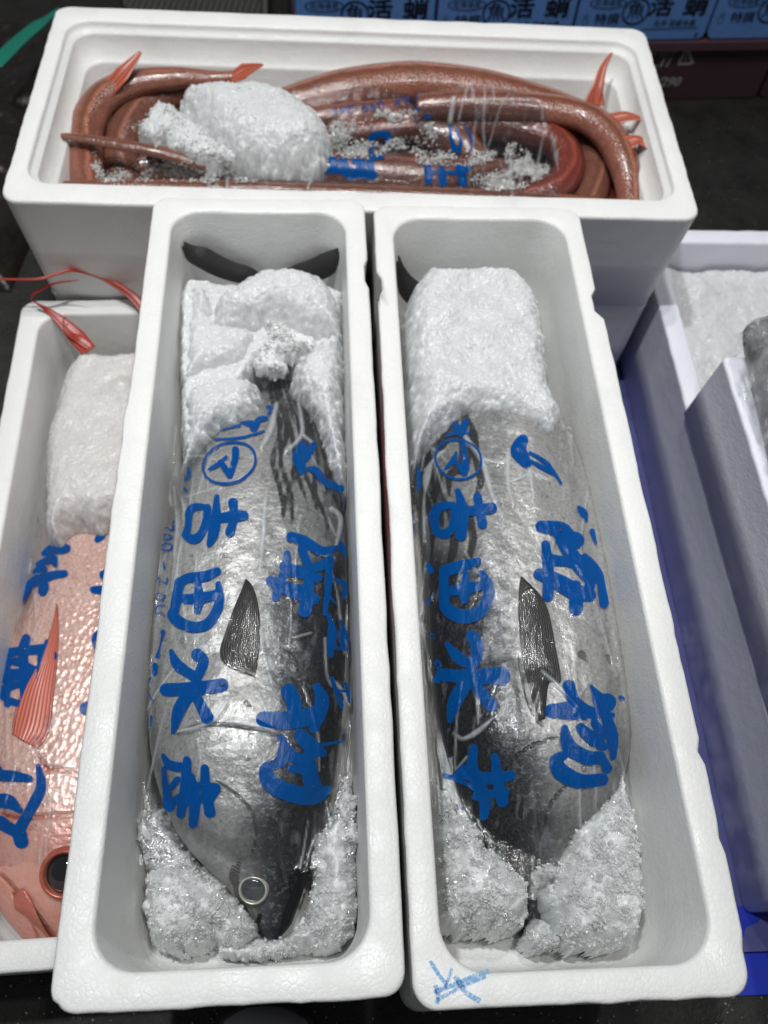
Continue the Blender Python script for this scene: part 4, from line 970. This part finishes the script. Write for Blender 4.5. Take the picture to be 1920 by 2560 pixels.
inkS += sc(.5245, (CR4([(180, 980), (195, 1080), (150, 1180), (90, 1290), (100, 1340)]), [20, 44, 46, 50, 60]), (CR4([(-20, 1025), (60, 1030), (140, 1040)]), [50, 46, 30]), (CR4([(-20, 1150), (40, 1150), (90, 1190)]), [60, 60, 30]), (CR4([(0, 1250), (50, 1280), (100, 1310)]), [60, 50, 50]),
           (CR4([(-30, 960), (0, 1000)]), [20, 20]))
bagS = bag(FS, (-.122, .12), (-.335, .20), TS_, inkS, sc(.2712, (CS([(80, 1180), (60, 1600), (70, 2200)]), [10, 14, 10])), FILMR, 'clear bag with blue characters over the pink snapper', base=-.262, seed=23, wr=.6,
           edge=[(60, 1290), (330, 1290), (480, 1400), (480, 1700), (420, 2120), (200, 2140), (60, 2160), (-80, 2120), (-120, 1700), (-60, 1400)])

# ------------------------------------------------------------------ copper red fish in the back box
def m_red(name, a, b, c):
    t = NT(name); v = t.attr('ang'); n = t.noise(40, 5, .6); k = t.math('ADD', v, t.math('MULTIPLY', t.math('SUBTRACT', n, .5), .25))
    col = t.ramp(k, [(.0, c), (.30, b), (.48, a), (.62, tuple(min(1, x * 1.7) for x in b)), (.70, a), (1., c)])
    sc1 = t.vor(330); col = t.mixc(t.math('MULTIPLY', t.rng(sc1, .15, .5), .35), col, (.06, .018, .01)); col = t.mixc(t.math('MULTIPLY', t.rng(t.noise(70, 5, .7), .5, .7), .45), col, (.07, .022, .012))
    return t.done(t.bsdf(Base_Color=col, Roughness=.27, Metallic=.0, Normal=t.bump(t.math('ADD', sc1, t.math('MULTIPLY', n, 2.)), .0012, .5), Coat_Weight=.3, Coat_Roughness=.12))


RB1 = m_red('copper_skin', (.19, .064, .038), (.28, .10, .062), (.34, .13, .09)); RB2 = m_red('red_skin', (.17, .028, .018), (.22, .04, .025), (.20, .035, .025)); RB3 = m_red('brown_skin', (.15, .058, .037), (.22, .09, .06), (.24, .10, .07))
t = NT('orange_fin'); rb = t.math('SINE', t.math('MULTIPLY', t.attr('ray'), 50.)); OFIN = t.done(t.bsdf(Base_Color=t.mixc(t.rng(rb, -1, 1), (.30, .05, .03), (.48, .13, .07)), Roughness=.35, Subsurface_Weight=.3, Subsurface_Radius=(.01, .004, .002)))


def tube(name, path, rad, mat, parent, flat=.82, na=28):
    P = cr(np.array([[*unp(x, y, z)] for x, y, z in path]), 14); r = (1.14 if flat > .8 else 1.) * np.interp(np.linspace(0, 1, len(P)), np.linspace(0, 1, len(rad)), rad)
    V = []; A = []
    for i in range(len(P)):
        tn = P[min(i + 1, len(P) - 1)] - P[max(i - 1, 0)]; tn /= np.linalg.norm(tn) + 1e-9; s = np.cross(tn, [0, 0, 1.]); s /= np.linalg.norm(s) + 1e-9; u = np.cross(s, tn)
        for k in range(na): a = 2 * math.pi * k / na; V.append(P[i] + s * r[i] * math.cos(a) + u * r[i] * flat * math.sin(a)); A.append((1 - math.cos(a)) / 2)
    F = [tuple(f) for f in gridfaces(len(P), na, wrap=True)]; F.append(tuple(range(na))); F.append(tuple(range(len(V) - na, len(V)))[::-1])
    o = mk(name, V, F, mat, parent=parent, attrs=dict(ang=A))
    bm = __import__('bmesh').new(); bm.from_mesh(o.data); __import__('bmesh').ops.recalc_face_normals(bm, faces=bm.faces); bm.to_mesh(o.data); bm.free()
    return o


def redfish(label, path, rad, mat, fins=(), flat=.82):
    P = unp(*path[0][:3]); r = empty('ribbon_fish', (P[0], P[1], -.15), label, 'fish', 'copper red fish curled in the back box')
    b = tube('body', path, rad, mat, r, flat)
    for f in fins: ribbon('fin', *f, OFIN, r, thick=.0008)
    return b


tubes = [
    redfish('copper fish curving round the left end, its orange tail by the ice block', [(600, 186, -.055), (540, 196, -.058), (440, 196, -.058), (340, 208, -.058), (265, 240, -.062), (222, 300, -.070), (212, 380, -.08), (225, 480, -.09)],
            [.005, .010, .015, .018, .020, .020, .020, .018], RB1, [([(575, 200, -.055), (610, 178, -.045), (658, 162, -.035)], [.012, .026, .003]), ([(268, 226, -.05), (305, 185, -.035), (352, 130, -.02)], [.024, .022, .004])]),
    redfish('inner copper fish whose curve passes under the ice block at the left', [(560, 238, -.085), (450, 232, -.085), (370, 262, -.088), (318, 320, -.09), (300, 400, -.10), (330, 480, -.11)], [.014, .020, .024, .022, .020, .016], RB3),
    redfish('pink bellied fish deepest in the left end of the back box', [(420, 228, -.10), (320, 262, -.105), (275, 330, -.11), (262, 420, -.12)], [.014, .016, .016, .014], RB2),
    redfish('thin dark snout lying across the other fish at the left', [(148, 337, -.052), (200, 345, -.052), (300, 362, -.055), (400, 380, -.06), (500, 408, -.07), (620, 430, -.08)], [.002, .007, .0085, .009, .010, .012], RB3, flat=.7),
    redfish('long brown fish lying closest to the front wall of the back box', [(150, 462, -.075), (300, 468, -.075), (600, 480, -.078), (900, 492, -.08), (1250, 505, -.085), (1500, 520, -.09)], [.004, .010, .014, .016, .016, .014], RB3),
    redfish('long fish along the back wall, its orange tail fin upright at right', [(720, 262, -.062), (860, 226, -.058), (1030, 208, -.056), (1200, 220, -.058), (1330, 245, -.062), (1440, 275, -.066), (1520, 310, -.07)],
            [.022, .027, .028, .025, .020, .015, .010], RB1, [([(1478, 268, -.055), (1495, 215, -.035), (1508, 170, -.022), (1530, 132, -.012)], [.024, .016, .010, .003]), ([(1500, 262, -.05), (1498, 235, -.045), (1500, 200, -.04)], [.014, .012, .002])]),
    redfish('upper fish bending round the right end with two small orange fins', [(1040, 268, -.055), (1180, 262, -.052), (1330, 270, -.052), (1450, 290, -.052), (1518, 335, -.055), (1556, 400, -.062), (1572, 470, -.075), (1578, 570, -.09)],
            [.016, .020, .020, .020, .020, .019, .016, .014], RB1, [([(1512, 305, -.042), (1565, 292, -.036), (1613, 300, -.032)], [.022, .018, .002]), ([(1555, 365, -.045), (1595, 352, -.040), (1630, 378, -.036)], [.024, .018, .003])]),
    redfish('red fish bent in a hairpin under the clear film at the right', [(820, 345, -.082), (980, 322, -.08), (1150, 312, -.078), (1300, 322, -.075), (1395, 360, -.074), (1420, 420, -.078), (1370, 478, -.085), (1240, 500, -.09), (1050, 500, -.095)],
            [.016, .018, .019, .019, .020, .020, .019, .016, .014], RB2),
    redfish('brown fish just outside the red hairpin bend at the right', [(1400, 315, -.095), (1470, 350, -.09), (1492, 410, -.09), (1480, 480, -.095), (1440, 560, -.10)], [.014, .018, .019, .019, .018], RB3),
    redfish('deep red fish between the bends, with a red fin at the right', [(1480, 320, -.10), (1545, 380, -.10), (1560, 460, -.10), (1550, 560, -.105)], [.016, .018, .018, .018], RB2, [([(1515, 345, -.075), (1530, 385, -.07), (1545, 415, -.068)], [.010, .018, .006])]),
    redfish('brown fish in the middle of the bag, mostly under loose ice', [(640, 330, -.085), (800, 300, -.08), (980, 300, -.08), (1120, 340, -.085), (1200, 400, -.09)], [.018, .022, .024, .024, .016], RB3),
    redfish('copper fish beneath the blue print in the middle of the back box', [(560, 420, -.088), (720, 420, -.085), (900, 430, -.085), (1080, 440, -.088), (1250, 420, -.09)], [.014, .022, .024, .024, .012], RB3),
    redfish('orange brown fish below the telephone number on the film', [(620, 290, -.075), (740, 300, -.07), (900, 285, -.068), (1020, 265, -.066)], [.010, .016, .017, .010], RB1),
]
# dark floor of bodies below
low = [redfish('fish at the bottom of the back box under the rest', [(260, 300, -.13), (600, 320, -.13), (1000, 340, -.13), (1450, 380, -.13)], [.02, .026, .026, .02], RB3),
       redfish('second bottom fish of the back box, nearer the front wall', [(280, 420, -.125), (600, 400, -.125), (1000, 420, -.125), (1480, 460, -.125)], [.02, .026, .026, .02], RB3)]
TB = bvh(tubes + low)

DG = {'0': [[(0, .2), (.5, 0), (1, .3), (1, .8), (.5, 1), (0, .7), (0, .2)]], '9': [[(1, .35), (.5, .5), (.1, .3), (.4, 0), (1, .1), (.9, .6), (.7, 1)]], '2': [[(0, .25), (.4, 0), (.95, .2), (.6, .6), (0, 1), (1, .95)]],
      '6': [[(.9, 0), (.3, .4), (.05, .8), (.5, 1), (.95, .75), (.6, .5), (.1, .7)]], '5': [[(.9, 0), (.2, .05), (.1, .45), (.8, .5), (.9, .85), (.2, 1)]], '-': [[(0, .5), (1, .5)]], 'F': [[(.2, 1), (.2, 0), (1, 0)], [(.2, .5), (.8, .5)]],
      'A': [[(0, 1), (.5, 0), (1, 1)], [(.2, .65), (.8, .65)]], 'X': [[(0, 0), (1, 1)], [(1, 0), (0, 1)]], '3': [[(0, .1), (.7, 0), (.8, .4), (.3, .5), (.9, .7), (.6, 1), (0, .95)]]}


def flipped(s, x0, y0, dx, dy, h, w, sw):
    """handwritten text upside down: starts at the right (x0) and runs left"""
    out = []
    for i, ch in enumerate(s):
        cx = x0 - i * dx; cy = y0 + i * dy
        for st in DG.get(ch, []): out.append(([(cx - w * a, cy + h * (1 - b)) for a, b in st], sw))
    return out


def CB(P): return [(700 + x * .434, 160 + y * .434) for x, y in P]
inkB = flipped('FAX', 1046, 236, 22, 3.5, 20, 15, 3) + flipped('099-265', 958, 252, 19, 3, 20, 13, 3)
inkB += sc(.434, (CB([(520, 440), (540, 410), (620, 405), (620, 450)]), [30, 34, 34, 30]), (CB([(520, 460), (530, 530), (590, 535)]), [30, 20, 20]), (CB([(980, 350), (985, 430), (1010, 500)]), [14, 20, 30]), (CB([(1010, 370), (1040, 440), (1030, 500)]), [10, 16, 24]), (CB([(1055, 350), (1100, 410), (1105, 500)]), [8, 12, 10]),
           (CB([(230, 620), (330, 610), (430, 630), (540, 640)]), [26, 40, 50, 40]), (CB([(300, 550), (320, 600)]), [40, 40]), (CB([(360, 560), (400, 640)]), [44, 50]), (CB([(430, 560), (470, 580), (450, 640)]), [34, 50, 40]), (CB([(520, 560), (530, 650)]), [34, 40]),
           (CB([(850, 590), (855, 670)]), [34, 40]), (CB([(930, 600), (940, 680)]), [30, 44]), (CB([(1040, 600), (1060, 690)]), [50, 34]), (CB([(860, 620), (1000, 625), (1090, 600)]), [16, 20, 24]), (CB([(-300, 560), (-250, 590), (-170, 575), (-60, 590), (20, 570)]), [30, 40, 36, 30, 30]),
           (CB([(780, 260), (800, 270)]), [20, 24]), (CB([(830, 300), (860, 300)]), [26, 20]), (CB([(200, 520), (280, 505)]), [30, 30]))
bagB = bag(FB, (-.20, .285), (-.158, .085), TB, inkB, sc(.434, (CB([(1120, 20), (1060, 200), (1030, 320)]), [8, 9, 8]), (CB([(1000, 200), (980, 330)]), [26, 24]), (CB([(1040, 70), (1110, 80), (1050, 130)]), [20, 18, 14]), (CB([(1080, 210), (1300, 205), (1490, 215), (1510, 320)]), [8, 6, 8, 5]), (CB([(810, 90), (820, 140)]), [10, 8]), (CB([(1120, 70), (1250, 110), (1320, 150)]), [8, 6, 4])),
           FILMB, 'clear film with upside down telephone number over the copper red fish', base=-.098, step=.0018, seed=33,
           edge=[(700, 240), (860, 190), (1060, 165), (1200, 185), (1350, 250), (1365, 300), (1395, 360), (1400, 430), (1370, 500), (1000, 500), (560, 480), (520, 420), (640, 330)])
ovl = ice([(440, 215), (470, 205), (540, 203), (620, 200), (690, 212), (750, 232), (800, 262), (832, 300), (836, 340), (810, 375), (770, 390), (700, 398), (620, 385), (560, 360), (500, 320), (455, 270)],
    -.035, -.012, -.09, 'smooth oval ice block on the copper red fish in the back box', R=.05, seed=41, amp=.8, jit=.003, name='ice_block')
TB2 = bvh(tubes + low + [bagB])
GI = dict(cat='crushed ice', group='crushed ice in the fish boxes', kind='stuff')
GRM = m_ice('ice_grains', .45, (.86, .88, .88), .12)
heap = ice([(345, 330), (365, 300), (378, 272), (410, 265), (440, 275), (480, 300), (530, 340), (570, 370), (600, 400), (540, 408), (470, 392), (400, 365)], -.058, -.042, -.075, 'ragged loose ice on the left flank of the smooth oval block', R=.018, seed=42, jit=.004, amp=1.2)
grains('ice_crystals', [(330, 330), (365, 290), (378, 262), (440, 268), (520, 320), (580, 370), (610, 410), (540, 415), (470, 400), (400, 375)], 0, bvh([heap] + tubes), 900, .0009, .0026, GRM, parent=heap, seed=1)
grains('ice_crystals', [(440, 240), (480, 205), (620, 198), (750, 230), (836, 300), (830, 350), (790, 385), (700, 400), (600, 380), (500, 330)], 0, bvh([ovl]), 600, .0006, .0016, m_ice('ice_chips', 0, (.85, .86, .86)), parent=ovl, seed=8, kind='stuff')
grains('loose_ice', [(225, 395), (245, 380), (262, 410), (300, 425), (370, 405), (450, 410), (560, 405), (640, 425), (640, 455), (500, 455), (380, 455), (260, 455), (235, 430)], 0, TB2, 1900, .0010, .0030, GRM, label='low strip of loose ice grains along the front wall of the back box', seed=2, **GI)
grains('loose_ice', CB([(280, 360), (400, 310), (560, 280), (700, 265), (820, 270), (800, 310), (600, 330), (500, 360), (440, 420), (560, 460), (640, 490), (500, 540), (340, 545), (260, 510), (300, 430)]), 0, TB2, 2400, .0010, .0028, GRM, label='loose ice grains on the film right of the smooth oval block', seed=3, **GI)
grains('loose_ice', CB([(780, 350), (850, 325), (920, 370), (910, 440), (960, 495), (1060, 515), (1240, 505), (1200, 560), (1080, 585), (940, 585), (800, 570), (770, 490), (640, 490), (620, 440), (740, 420)]), 0, TB2, 2400, .0010, .0028, GRM, label='small patch of ice grains near the middle of the film', seed=4, **GI)
grains('loose_ice', CB([(1310, 470), (1360, 460), (1430, 510), (1460, 580), (1550, 600), (1500, 660), (1400, 710), (1280, 730), (1150, 710), (1100, 660), (1240, 620), (1290, 560)]), 0, TB2, 2400, .0010, .0028, GRM, label='ice grains inside the hairpin bend of the red fish', seed=5, **GI)

# ------------------------------------------------------------------ right boxes: ice bed and wrapped fish
X, Y = np.meshgrid(np.arange(-.197, .1, .0018), np.arange(-.16, .404, .0018), indexing='ij')
Z = -.232 + .010 * fbm(X * 22, Y * 22, 4, 51) + .0012 * facets(X * 200, Y * 200, 52) + .020 * np.clip((Y - .1) / .3, 0, 1)
P = FF.w(X, Y, Z)
gmesh('ice_bed', P[..., 0], P[..., 1], Z, ICE, label='bed of crushed ice in the lower right box', cat='crushed ice', group='crushed ice in the fish boxes')
X, Y = np.meshgrid(np.arange(-.172, .12, .0022), np.arange(-.30, .30, .0022), indexing='ij')
Z = -.115 + .012 * fbm(X * 22, Y * 22, 4, 61) + .0012 * facets(X * 200, Y * 200, 62); P = FN.w(X, Y, Z)
gmesh('ice_bed', P[..., 0], P[..., 1], Z, ICE, label='bed of crushed ice in the shallow upper right box', cat='crushed ice', group='crushed ice in the fish boxes')
t = NT('grey_skin'); n = t.noise(60, 6, .65, co=t.coord((2.5, 1, 1))); GSK = t.done(t.bsdf(Base_Color=t.ramp(n, [(.35, (.02, .02, .022)), (.55, (.13, .125, .13)), (.75, (.35, .34, .34))]), Roughness=.22, Metallic=.3, Normal=t.bump(n, .006, .7)))
fishW = empty('silver_fish', tuple(unp(1960, 1000, -.06)), 'dark grey fish under film lying over the far rim of the upper right box', 'fish')
bW = body('body', [(1870, 800), (1858, 830), (1862, 870), (1880, 930), (1895, 1000), (1912, 1080), (1935, 1180), (1970, 1280)], [(1960, 770), (2010, 800), (2060, 850), (2110, 930), (2140, 1010), (2160, 1100), (2160, 1180), (2120, 1280)], -.05, FN, -.1, .5, GSK,
          nl=120, na=60, parent=fishW, zoff=lambda y: np.full(y.shape, -.052))
TW = bvh([bW, boxN])
X, Y = np.meshgrid(np.arange(-.20, .10, .0022), np.arange(.03, .385, .0022), indexing='ij'); P = FN.w(X, Y, 0)
H = drop(TW, P[..., 0], P[..., 1], -.085); H = np.maximum(blur(H, 4), H) + .002
rd = np.clip(1 - np.abs(fbm(X * 30 - Y * 8, Y * 12, 3, 70)) * 3, 0, 1) ** 2
Z = H + rd * .006 + .003 * fbm(X * 60, Y * 60, 3, 71); P = FN.w(X, Y, Z); px, py = proj(P)
vm = poly_sd(px, py, cr([(1835, 790), (1860, 765), (1905, 750), (1990, 740), (2100, 800), (2200, 1100), (2100, 1300), (1935, 1210), (1900, 1120), (1868, 1040), (1846, 985), (1828, 930), (1815, 880), (1822, 840)], 5, True)) + 10 * fbm(X * 80, Y * 80, 3, 4) > 0
MFW = m_film('film_wrinkled', .35, .05)
gmesh('plastic_bag', P[..., 0], P[..., 1], Z, MFW, vmask=vm, attrs=dict(ink=np.full(X.shape, -50.), fold=rd * .6), label='crumpled clear film wrapped over the dark grey fish at the right edge', cat='plastic bag', group='clear printed bags around the fish')

# ------------------------------------------------------------------ background crates
MBC = m_plain('blue_crate', (.105, .23, .54), .45, 60, .0008); MPC = m_plain('purple_crate', (.050, .025, .032), .5, 80, .001)
MTX = m_plain('black_print', (.004, .004, .006), .5); MTW = m_plain('pale_print', (.33, .31, .31), .5, var=.3)
yC = .198; pC = unp(1700, 253, ZF); FC = Frame(pC[0], pC[1], yC); nC = np.array([-FC.sn, FC.cs, 0.])


def cx_of(px, py): return float(FC.l(unpl(px, py, pC, nC))[0])
def cz_of(px, py): return float(unpl(px, py, pC, nC)[2])


def crate(name, x0, x1, z0, z1, depth, mat, label, cat, group, r=.012, rimh=.0, yo=0.):
    n = 6; out = []
    hx = (x1 - x0) / 2; hz = (z1 - z0) / 2; cx = (x0 + x1) / 2; cz = (z0 + z1) / 2
    for (sx, sz, a0) in ((1, -1, -90), (1, 1, 0), (-1, 1, 90), (-1, -1, 180)):
        for k in range(n + 1): a = math.radians(a0 + 90 * k / n); out.append((cx + sx * (hx - r) + r * math.cos(a), cz + sz * (hz - r) + r * math.sin(a)))
    out = np.array(out); m = len(out); rings = []
    for yy, ins in ((yo + .003, .003), (yo, .006)): pass
    for yy, sc2 in ((yo + .004, 1.), (yo + .001, .9985), (yo, .996)):
        q = (out - [cx, cz]) * sc2 + [cx, cz]; rings.append(FC.w(q[:, 0], np.full(m, yy), q[:, 1]))
    back = FC.w(out[:, 0], np.full(m, depth), out[:, 1])
    V = np.concatenate([back] + rings); F = [tuple(f) for f in gridfaces(4, m, wrap=True)]; F.append(tuple(range(3 * m, 4 * m))); F.append(tuple(range(m))[::-1])
    o = mk(name, V, F, mat, label=label, cat=cat, group=group, smooth=False)
    bm = __import__('bmesh').new(); bm.from_mesh(o.data); __import__('bmesh').ops.recalc_face_normals(bm, faces=bm.faces); bm.to_mesh(o.data); bm.free()
    return o


def text(s, x, z, size, mat, parent, shear=0., sx=1., name='lettering', y=-.0012, bold=.0):
    cu = bpy.data.curves.new('t', 'FONT'); cu.body = s; cu.size = size; cu.shear = shear; cu.align_x = 'CENTER'; cu.align_y = 'CENTER'; cu.offset = bold; cu.resolution_u = 2
    to = bpy.data.objects.new('t', cu); COL.objects.link(to); dg = bpy.context.evaluated_depsgraph_get(); me = to.evaluated_get(dg).to_mesh()
    V = np.array([tuple(v.co) for v in me.vertices]); F = [tuple(p.vertices) for p in me.polygons]
    to.to_mesh_clear() if hasattr(to, 'to_mesh_clear') else None
    bpy.data.objects.remove(to)
    if not len(V): print('NO TEXT', s); return
    P = FC.w(x + V[:, 0] * sx, np.full(len(V), y), z + V[:, 1]); return mk(name, P, F, mat, parent=parent, smooth=False)


def ringmesh(x, z, rx, rz, w, mat, parent, y=-.0012, name='lettering'):
    V = []; n = 40
    for k in range(n):
        a = 2 * math.pi * k / n
        for f in (0, 1): V.append(FC.w(x + (rx - f * w) * math.cos(a), y, z + (rz - f * w) * math.sin(a)))
    return mk(name, V, [(2 * k, 2 * k + 1, (2 * k + 3) % (2 * n), (2 * k + 2) % (2 * n)) for k in range(n)], mat, parent=parent, smooth=False)


zP = cz_of(1760, 98)
seams = [cx_of(735, 10), cx_of(1091, 30), cx_of(1436, 58), cx_of(1764, 87)]; seams.append(2 * seams[3] - seams[2])
zb = zP + .001; zt_ = zb + .135
names = ['blue fish crate seen behind the middle of the back box, leftmost of its row', 'blue fish crate second from the left, above the middle of the back rim', 'blue fish crate above the right corner of the back box', 'blue fish crate in the top right corner of the picture']
for i in range(4):
    x0, x1 = seams[i] + .003, seams[i + 1] - .003; w = x1 - x0
    o = crate('blue_crate', x0, x1, zb, zt_, .30, MBC, names[i], 'crate', 'blue fish crates in a row')
    zz = lambda f: zb + f * .1
    text('活', x0 + w * .60, zz(.58), .036, MTX, o, sx=1.25, bold=.0007); text('蛸', x0 + w * .86, zz(.58), .036, MTX, o, sx=1.25, bold=.0007)
    ringmesh(x0 + w * .42, zz(.52), .0245, .0235, .0028, MTX, o); text('魚', x0 + w * .42, zz(.52), .032, MTX, o, sx=1.05)
    ringmesh(x0 + w * .20, zz(.67), .033, .0105, .0016, MTX, o); text('北海道産', x0 + w * .20, zz(.67), .0125, MTX, o)
    text('特撰', x0 + w * .22, zz(.38), .021, MTX, o, sx=1.1, bold=.0001)
    text('小', x0 + w * .06, zz(.44), .010, MTX, o); text('◯', x0 + w * .06, zz(.34), .009, MTX, o)
    text('丸共 岩倉水産', x0 + w * .74, zz(.30), .0125, MTX, o, bold=.0001)
    q = [FC.w(a, -.0012, b) for a, b in ((x0 + w * .50, zz(.19)), (x0 + w * .93, zz(.21)), (x0 + w * .93, zz(.225)), (x0 + w * .50, zz(.205)))]
    mk('lettering', q, [(0, 1, 2, 3)], MTX, parent=o, smooth=False)
    q = [FC.w(a, -.0012, b) for a, b in ((x0 + w * .925, zz(.04)), (x0 + w * .94, zz(.04)), (x0 + w * .945, zz(.12)), (x0 + w * .93, zz(.12)))]
    mk('lettering', q, [(0, 1, 2, 3)], MTX, parent=o, smooth=False)
xa, xb = cx_of(1350, 200), cx_of(1912, 200)
pc = crate('purple_crate', xa, xb, ZF + .002, zP - .001, .33, MPC, 'dark purple crate with pale print under the blue crates', 'crate', 'purple crates below the blue ones', r=.006, yo=.004)
rimq = crate('rim', xa - .002, xb + .002, zP - .018, zP - .0025, .05, m_plain('purple_rim', (.075, .040, .052), .45), None, None, None, r=.002, yo=-.006)
rimq.parent = pc; rimq.location = Vector(ORG[rimq.name]) - Vector(ORG[pc.name]); ORG.setdefault('x', 0)
for k_ in ('category', 'label', 'group'):
    if k_ in rimq: del rimq[k_]
pc2 = crate('purple_crate', xb + .008, xb + .6, ZF + .002, zP - .001, .33, MPC, 'dark purple crate mostly cut off by the right picture edge', 'crate', 'purple crates below the blue ones', r=.006, yo=.004)
pc3 = crate('purple_crate', cx_of(735, 10), xa - .006, ZF + .002, zP - .001, .33, MPC, 'dark purple crate behind the back box, under the leftmost blue crates', 'crate', 'purple crates below the blue ones', r=.006, yo=.004)
def tx(s, px, py, size, **k): text(s, cx_of(px, py), cz_of(px, py), size, MTW, pc, y=.0028, **k)
tx('有物件', 1658, 134, .0185, shear=.1); tx('.11', 1659, 160, .024, shear=.2, bold=.0006); tx('/290', 1672, 208, .026, shear=.2, bold=.0005)
tri = [(1720, 124), (1733, 162), (1695, 162)]; V = []; F = []
for i in range(3):
    a = np.array([cx_of(*tri[i]), cz_of(*tri[i])]); b = np.array([cx_of(*tri[(i + 1) % 3]), cz_of(*tri[(i + 1) % 3])]); d = (b - a); L = np.linalg.norm(d); d /= L; nn = np.array([-d[1], d[0]])
    a2 = a + d * L * .12; b2 = b - d * L * .1; k = len(V); w = .0022
    V += [FC.w(q[0], .0028, q[1]) for q in (a2 - nn * w, b2 - nn * w, b2 + nn * w, a2 + nn * w)]; F.append((k, k + 1, k + 2, k + 3))
    k = len(V); V += [FC.w(q[0], .0026, q[1]) for q in (b2 + nn * w * 2.4, b2 - nn * w * 2.4, b2 + d * L * .09)]; F.append((k, k + 1, k + 2))
mk('lettering', V, F, MTW, parent=pc, smooth=False); tx('5', 1715, 149, .018)
# stray tall purple foot on the ground below crates, dark checker plate, post, strap, shoe
t = NT('checker_plate'); mpc = t.coord((1, 1, 1)); wv = t.math('ABSOLUTE', t.math('SINE', t.math('MULTIPLY', t.noise(1, 0), 1.)))
xyz = t.n('ShaderNodeSeparateXYZ'); t.inp(xyz, 0, t.coord())
a_ = t.math('SINE', t.math('MULTIPLY', t.math('ADD', xyz.outputs[0], xyz.outputs[1]), 260.)); b_ = t.math('SINE', t.math('MULTIPLY', t.math('SUBTRACT', xyz.outputs[0], xyz.outputs[1]), 260.))
hh = t.rng(t.math('MULTIPLY', a_, b_), .15, .6)
PL = t.done(t.bsdf(Base_Color=t.mixc(hh, (.07, .068, .06), (.20, .195, .18)), Metallic=.5, Roughness=.42, Normal=t.bump(hh, .003, .8)))
Pa = [unp(x, y, ZF + .01) for x, y in ((330, 60), (652, 60), (652, -260), (200, -260))]
V = np.array(Pa + [p - np.array([0, 0, .009]) for p in Pa])
mk('metal_plate', V, [(0, 1, 2, 3), (0, 4, 5, 1), (1, 5, 6, 2), (2, 6, 7, 3), (3, 7, 4, 0)], PL, smooth=False, label='grey patterned metal tread plate behind the back box', cat='metal plate')
Pa = [unp(x, y, ZF + .06) for x, y in ((656, 40), (668, 40), (668, -200), (656, -200))]; V = np.array(Pa + [p - np.array([0, 0, .058]) for p in Pa])
mk('metal_rail', V, [(0, 1, 2, 3), (0, 4, 5, 1), (1, 5, 6, 2), (2, 6, 7, 3), (3, 7, 4, 0)], m_plain('grey_metal', (.12, .12, .115), .5, metallic=.4), smooth=False, label='thin grey metal rail beside the tread plate', cat='rail')
# dark cloth heap at left
X, Y = np.meshgrid(np.linspace(-1.15, -.60, 110), np.linspace(.55, 1.25, 130), indexing='ij')
ed = np.minimum(np.minimum(X + 1.15, -.60 - X), np.minimum(Y - .55, 1.25 - Y)); Z = ZF + .002 + np.clip(ed / .08, 0, 1) ** .6 * (.05 + .04 * fbm(X * 9, Y * 9, 4, 80))
gmesh('dark_sheet', X, Y, Z, m_plain('dark_wrap', (.013, .010, .008), .35, 40, .006, var=.4), label='crumpled black plastic sheet on the floor at the left', cat='plastic sheet')
GR = m_plain('green_strap', (.01, .20, .14), .35)
ribbon('green_strap', [(-12, 160, -.20), (20, 128, -.20), (55, 95, -.205), (95, 62, -.21), (120, 45, -.22), (150, 22, -.23)], [.024, .024, .022, .020, .012, .008], GR, label='bright green plastic strap at the left edge', cat='strap')

# shoe at the bottom
zs = ZF + .05
def shoe():
    A = cr([(548, 2560), (575, 2532), (615, 2514), (665, 2508), (715, 2514), (752, 2532), (780, 2560), (800, 2660), (790, 2900), (540, 2900), (530, 2660)], 6, True)
    P = np.array([unp(x, y, zs)[:2] for x, y in A]); c = P.mean(0); V = []; prof = [(1.0, -.045), (1.03, -.03), (1.03, -.012), (.99, -.006), (.93, .0), (.90, .004), (.75, .016), (.5, .026), (.25, .030), (.05, .031)]
    for s, z in prof: V += [(*(c + (p - c) * s), zs + z) for p in P]
    m = len(P); V = np.array(V); root = empty('shoe', (c[0], c[1], ZF), 'grey white rubber toe of a shoe poking in at the bottom edge', 'shoe')
    F = [tuple(f) for f in gridfaces(5, m, wrap=True)]; F2 = [tuple(f) for f in gridfaces(6, m, wrap=True)] + [tuple(range(5 * m, 6 * m))]
    mk('sole', V[:5 * m], F, m_plain('shoe_sole', (.10, .10, .11), .5), parent=root); mk('toe_cap', V[4 * m:], F2, m_plain('shoe_toe', (.40, .40, .43), .4, 60, .001), parent=root)
shoe()

# loose ice crumbs on the dark floor at the bottom and on the rims
V = []; F = []
def crumb(p, r):
    k = len(V); a = random.random() * 6
    for i in range(3): V.append(p + np.array([r * math.cos(a + i * 2.1) * random.uniform(.5, 1), r * math.sin(a + i * 2.1) * random.uniform(.5, 1), 0]))
    V.append(p + np.array([0, 0, r * random.uniform(.6, 1.2)])); F.extend([(k, k + 1, k + 3), (k + 1, k + 2, k + 3), (k + 2, k, k + 3), (k, k + 2, k + 1)])
for i in range(420):
    q = unp(random.uniform(-50, 1950), random.uniform(2440, 2650), ZF); crumb(q + np.array([0, 0, .001]), random.uniform(.0007, .0022))
for i in range(60):
    q = unp(random.uniform(1600, 1900), random.uniform(280, 560), ZF); crumb(q + np.array([0, 0, .001]), random.uniform(.0006, .0014))
mk('ice_crumbs', V, F, ICEG, smooth=False, kind='stuff', label='scattered ice crumbs on the wet black floor', cat='ice crumbs')
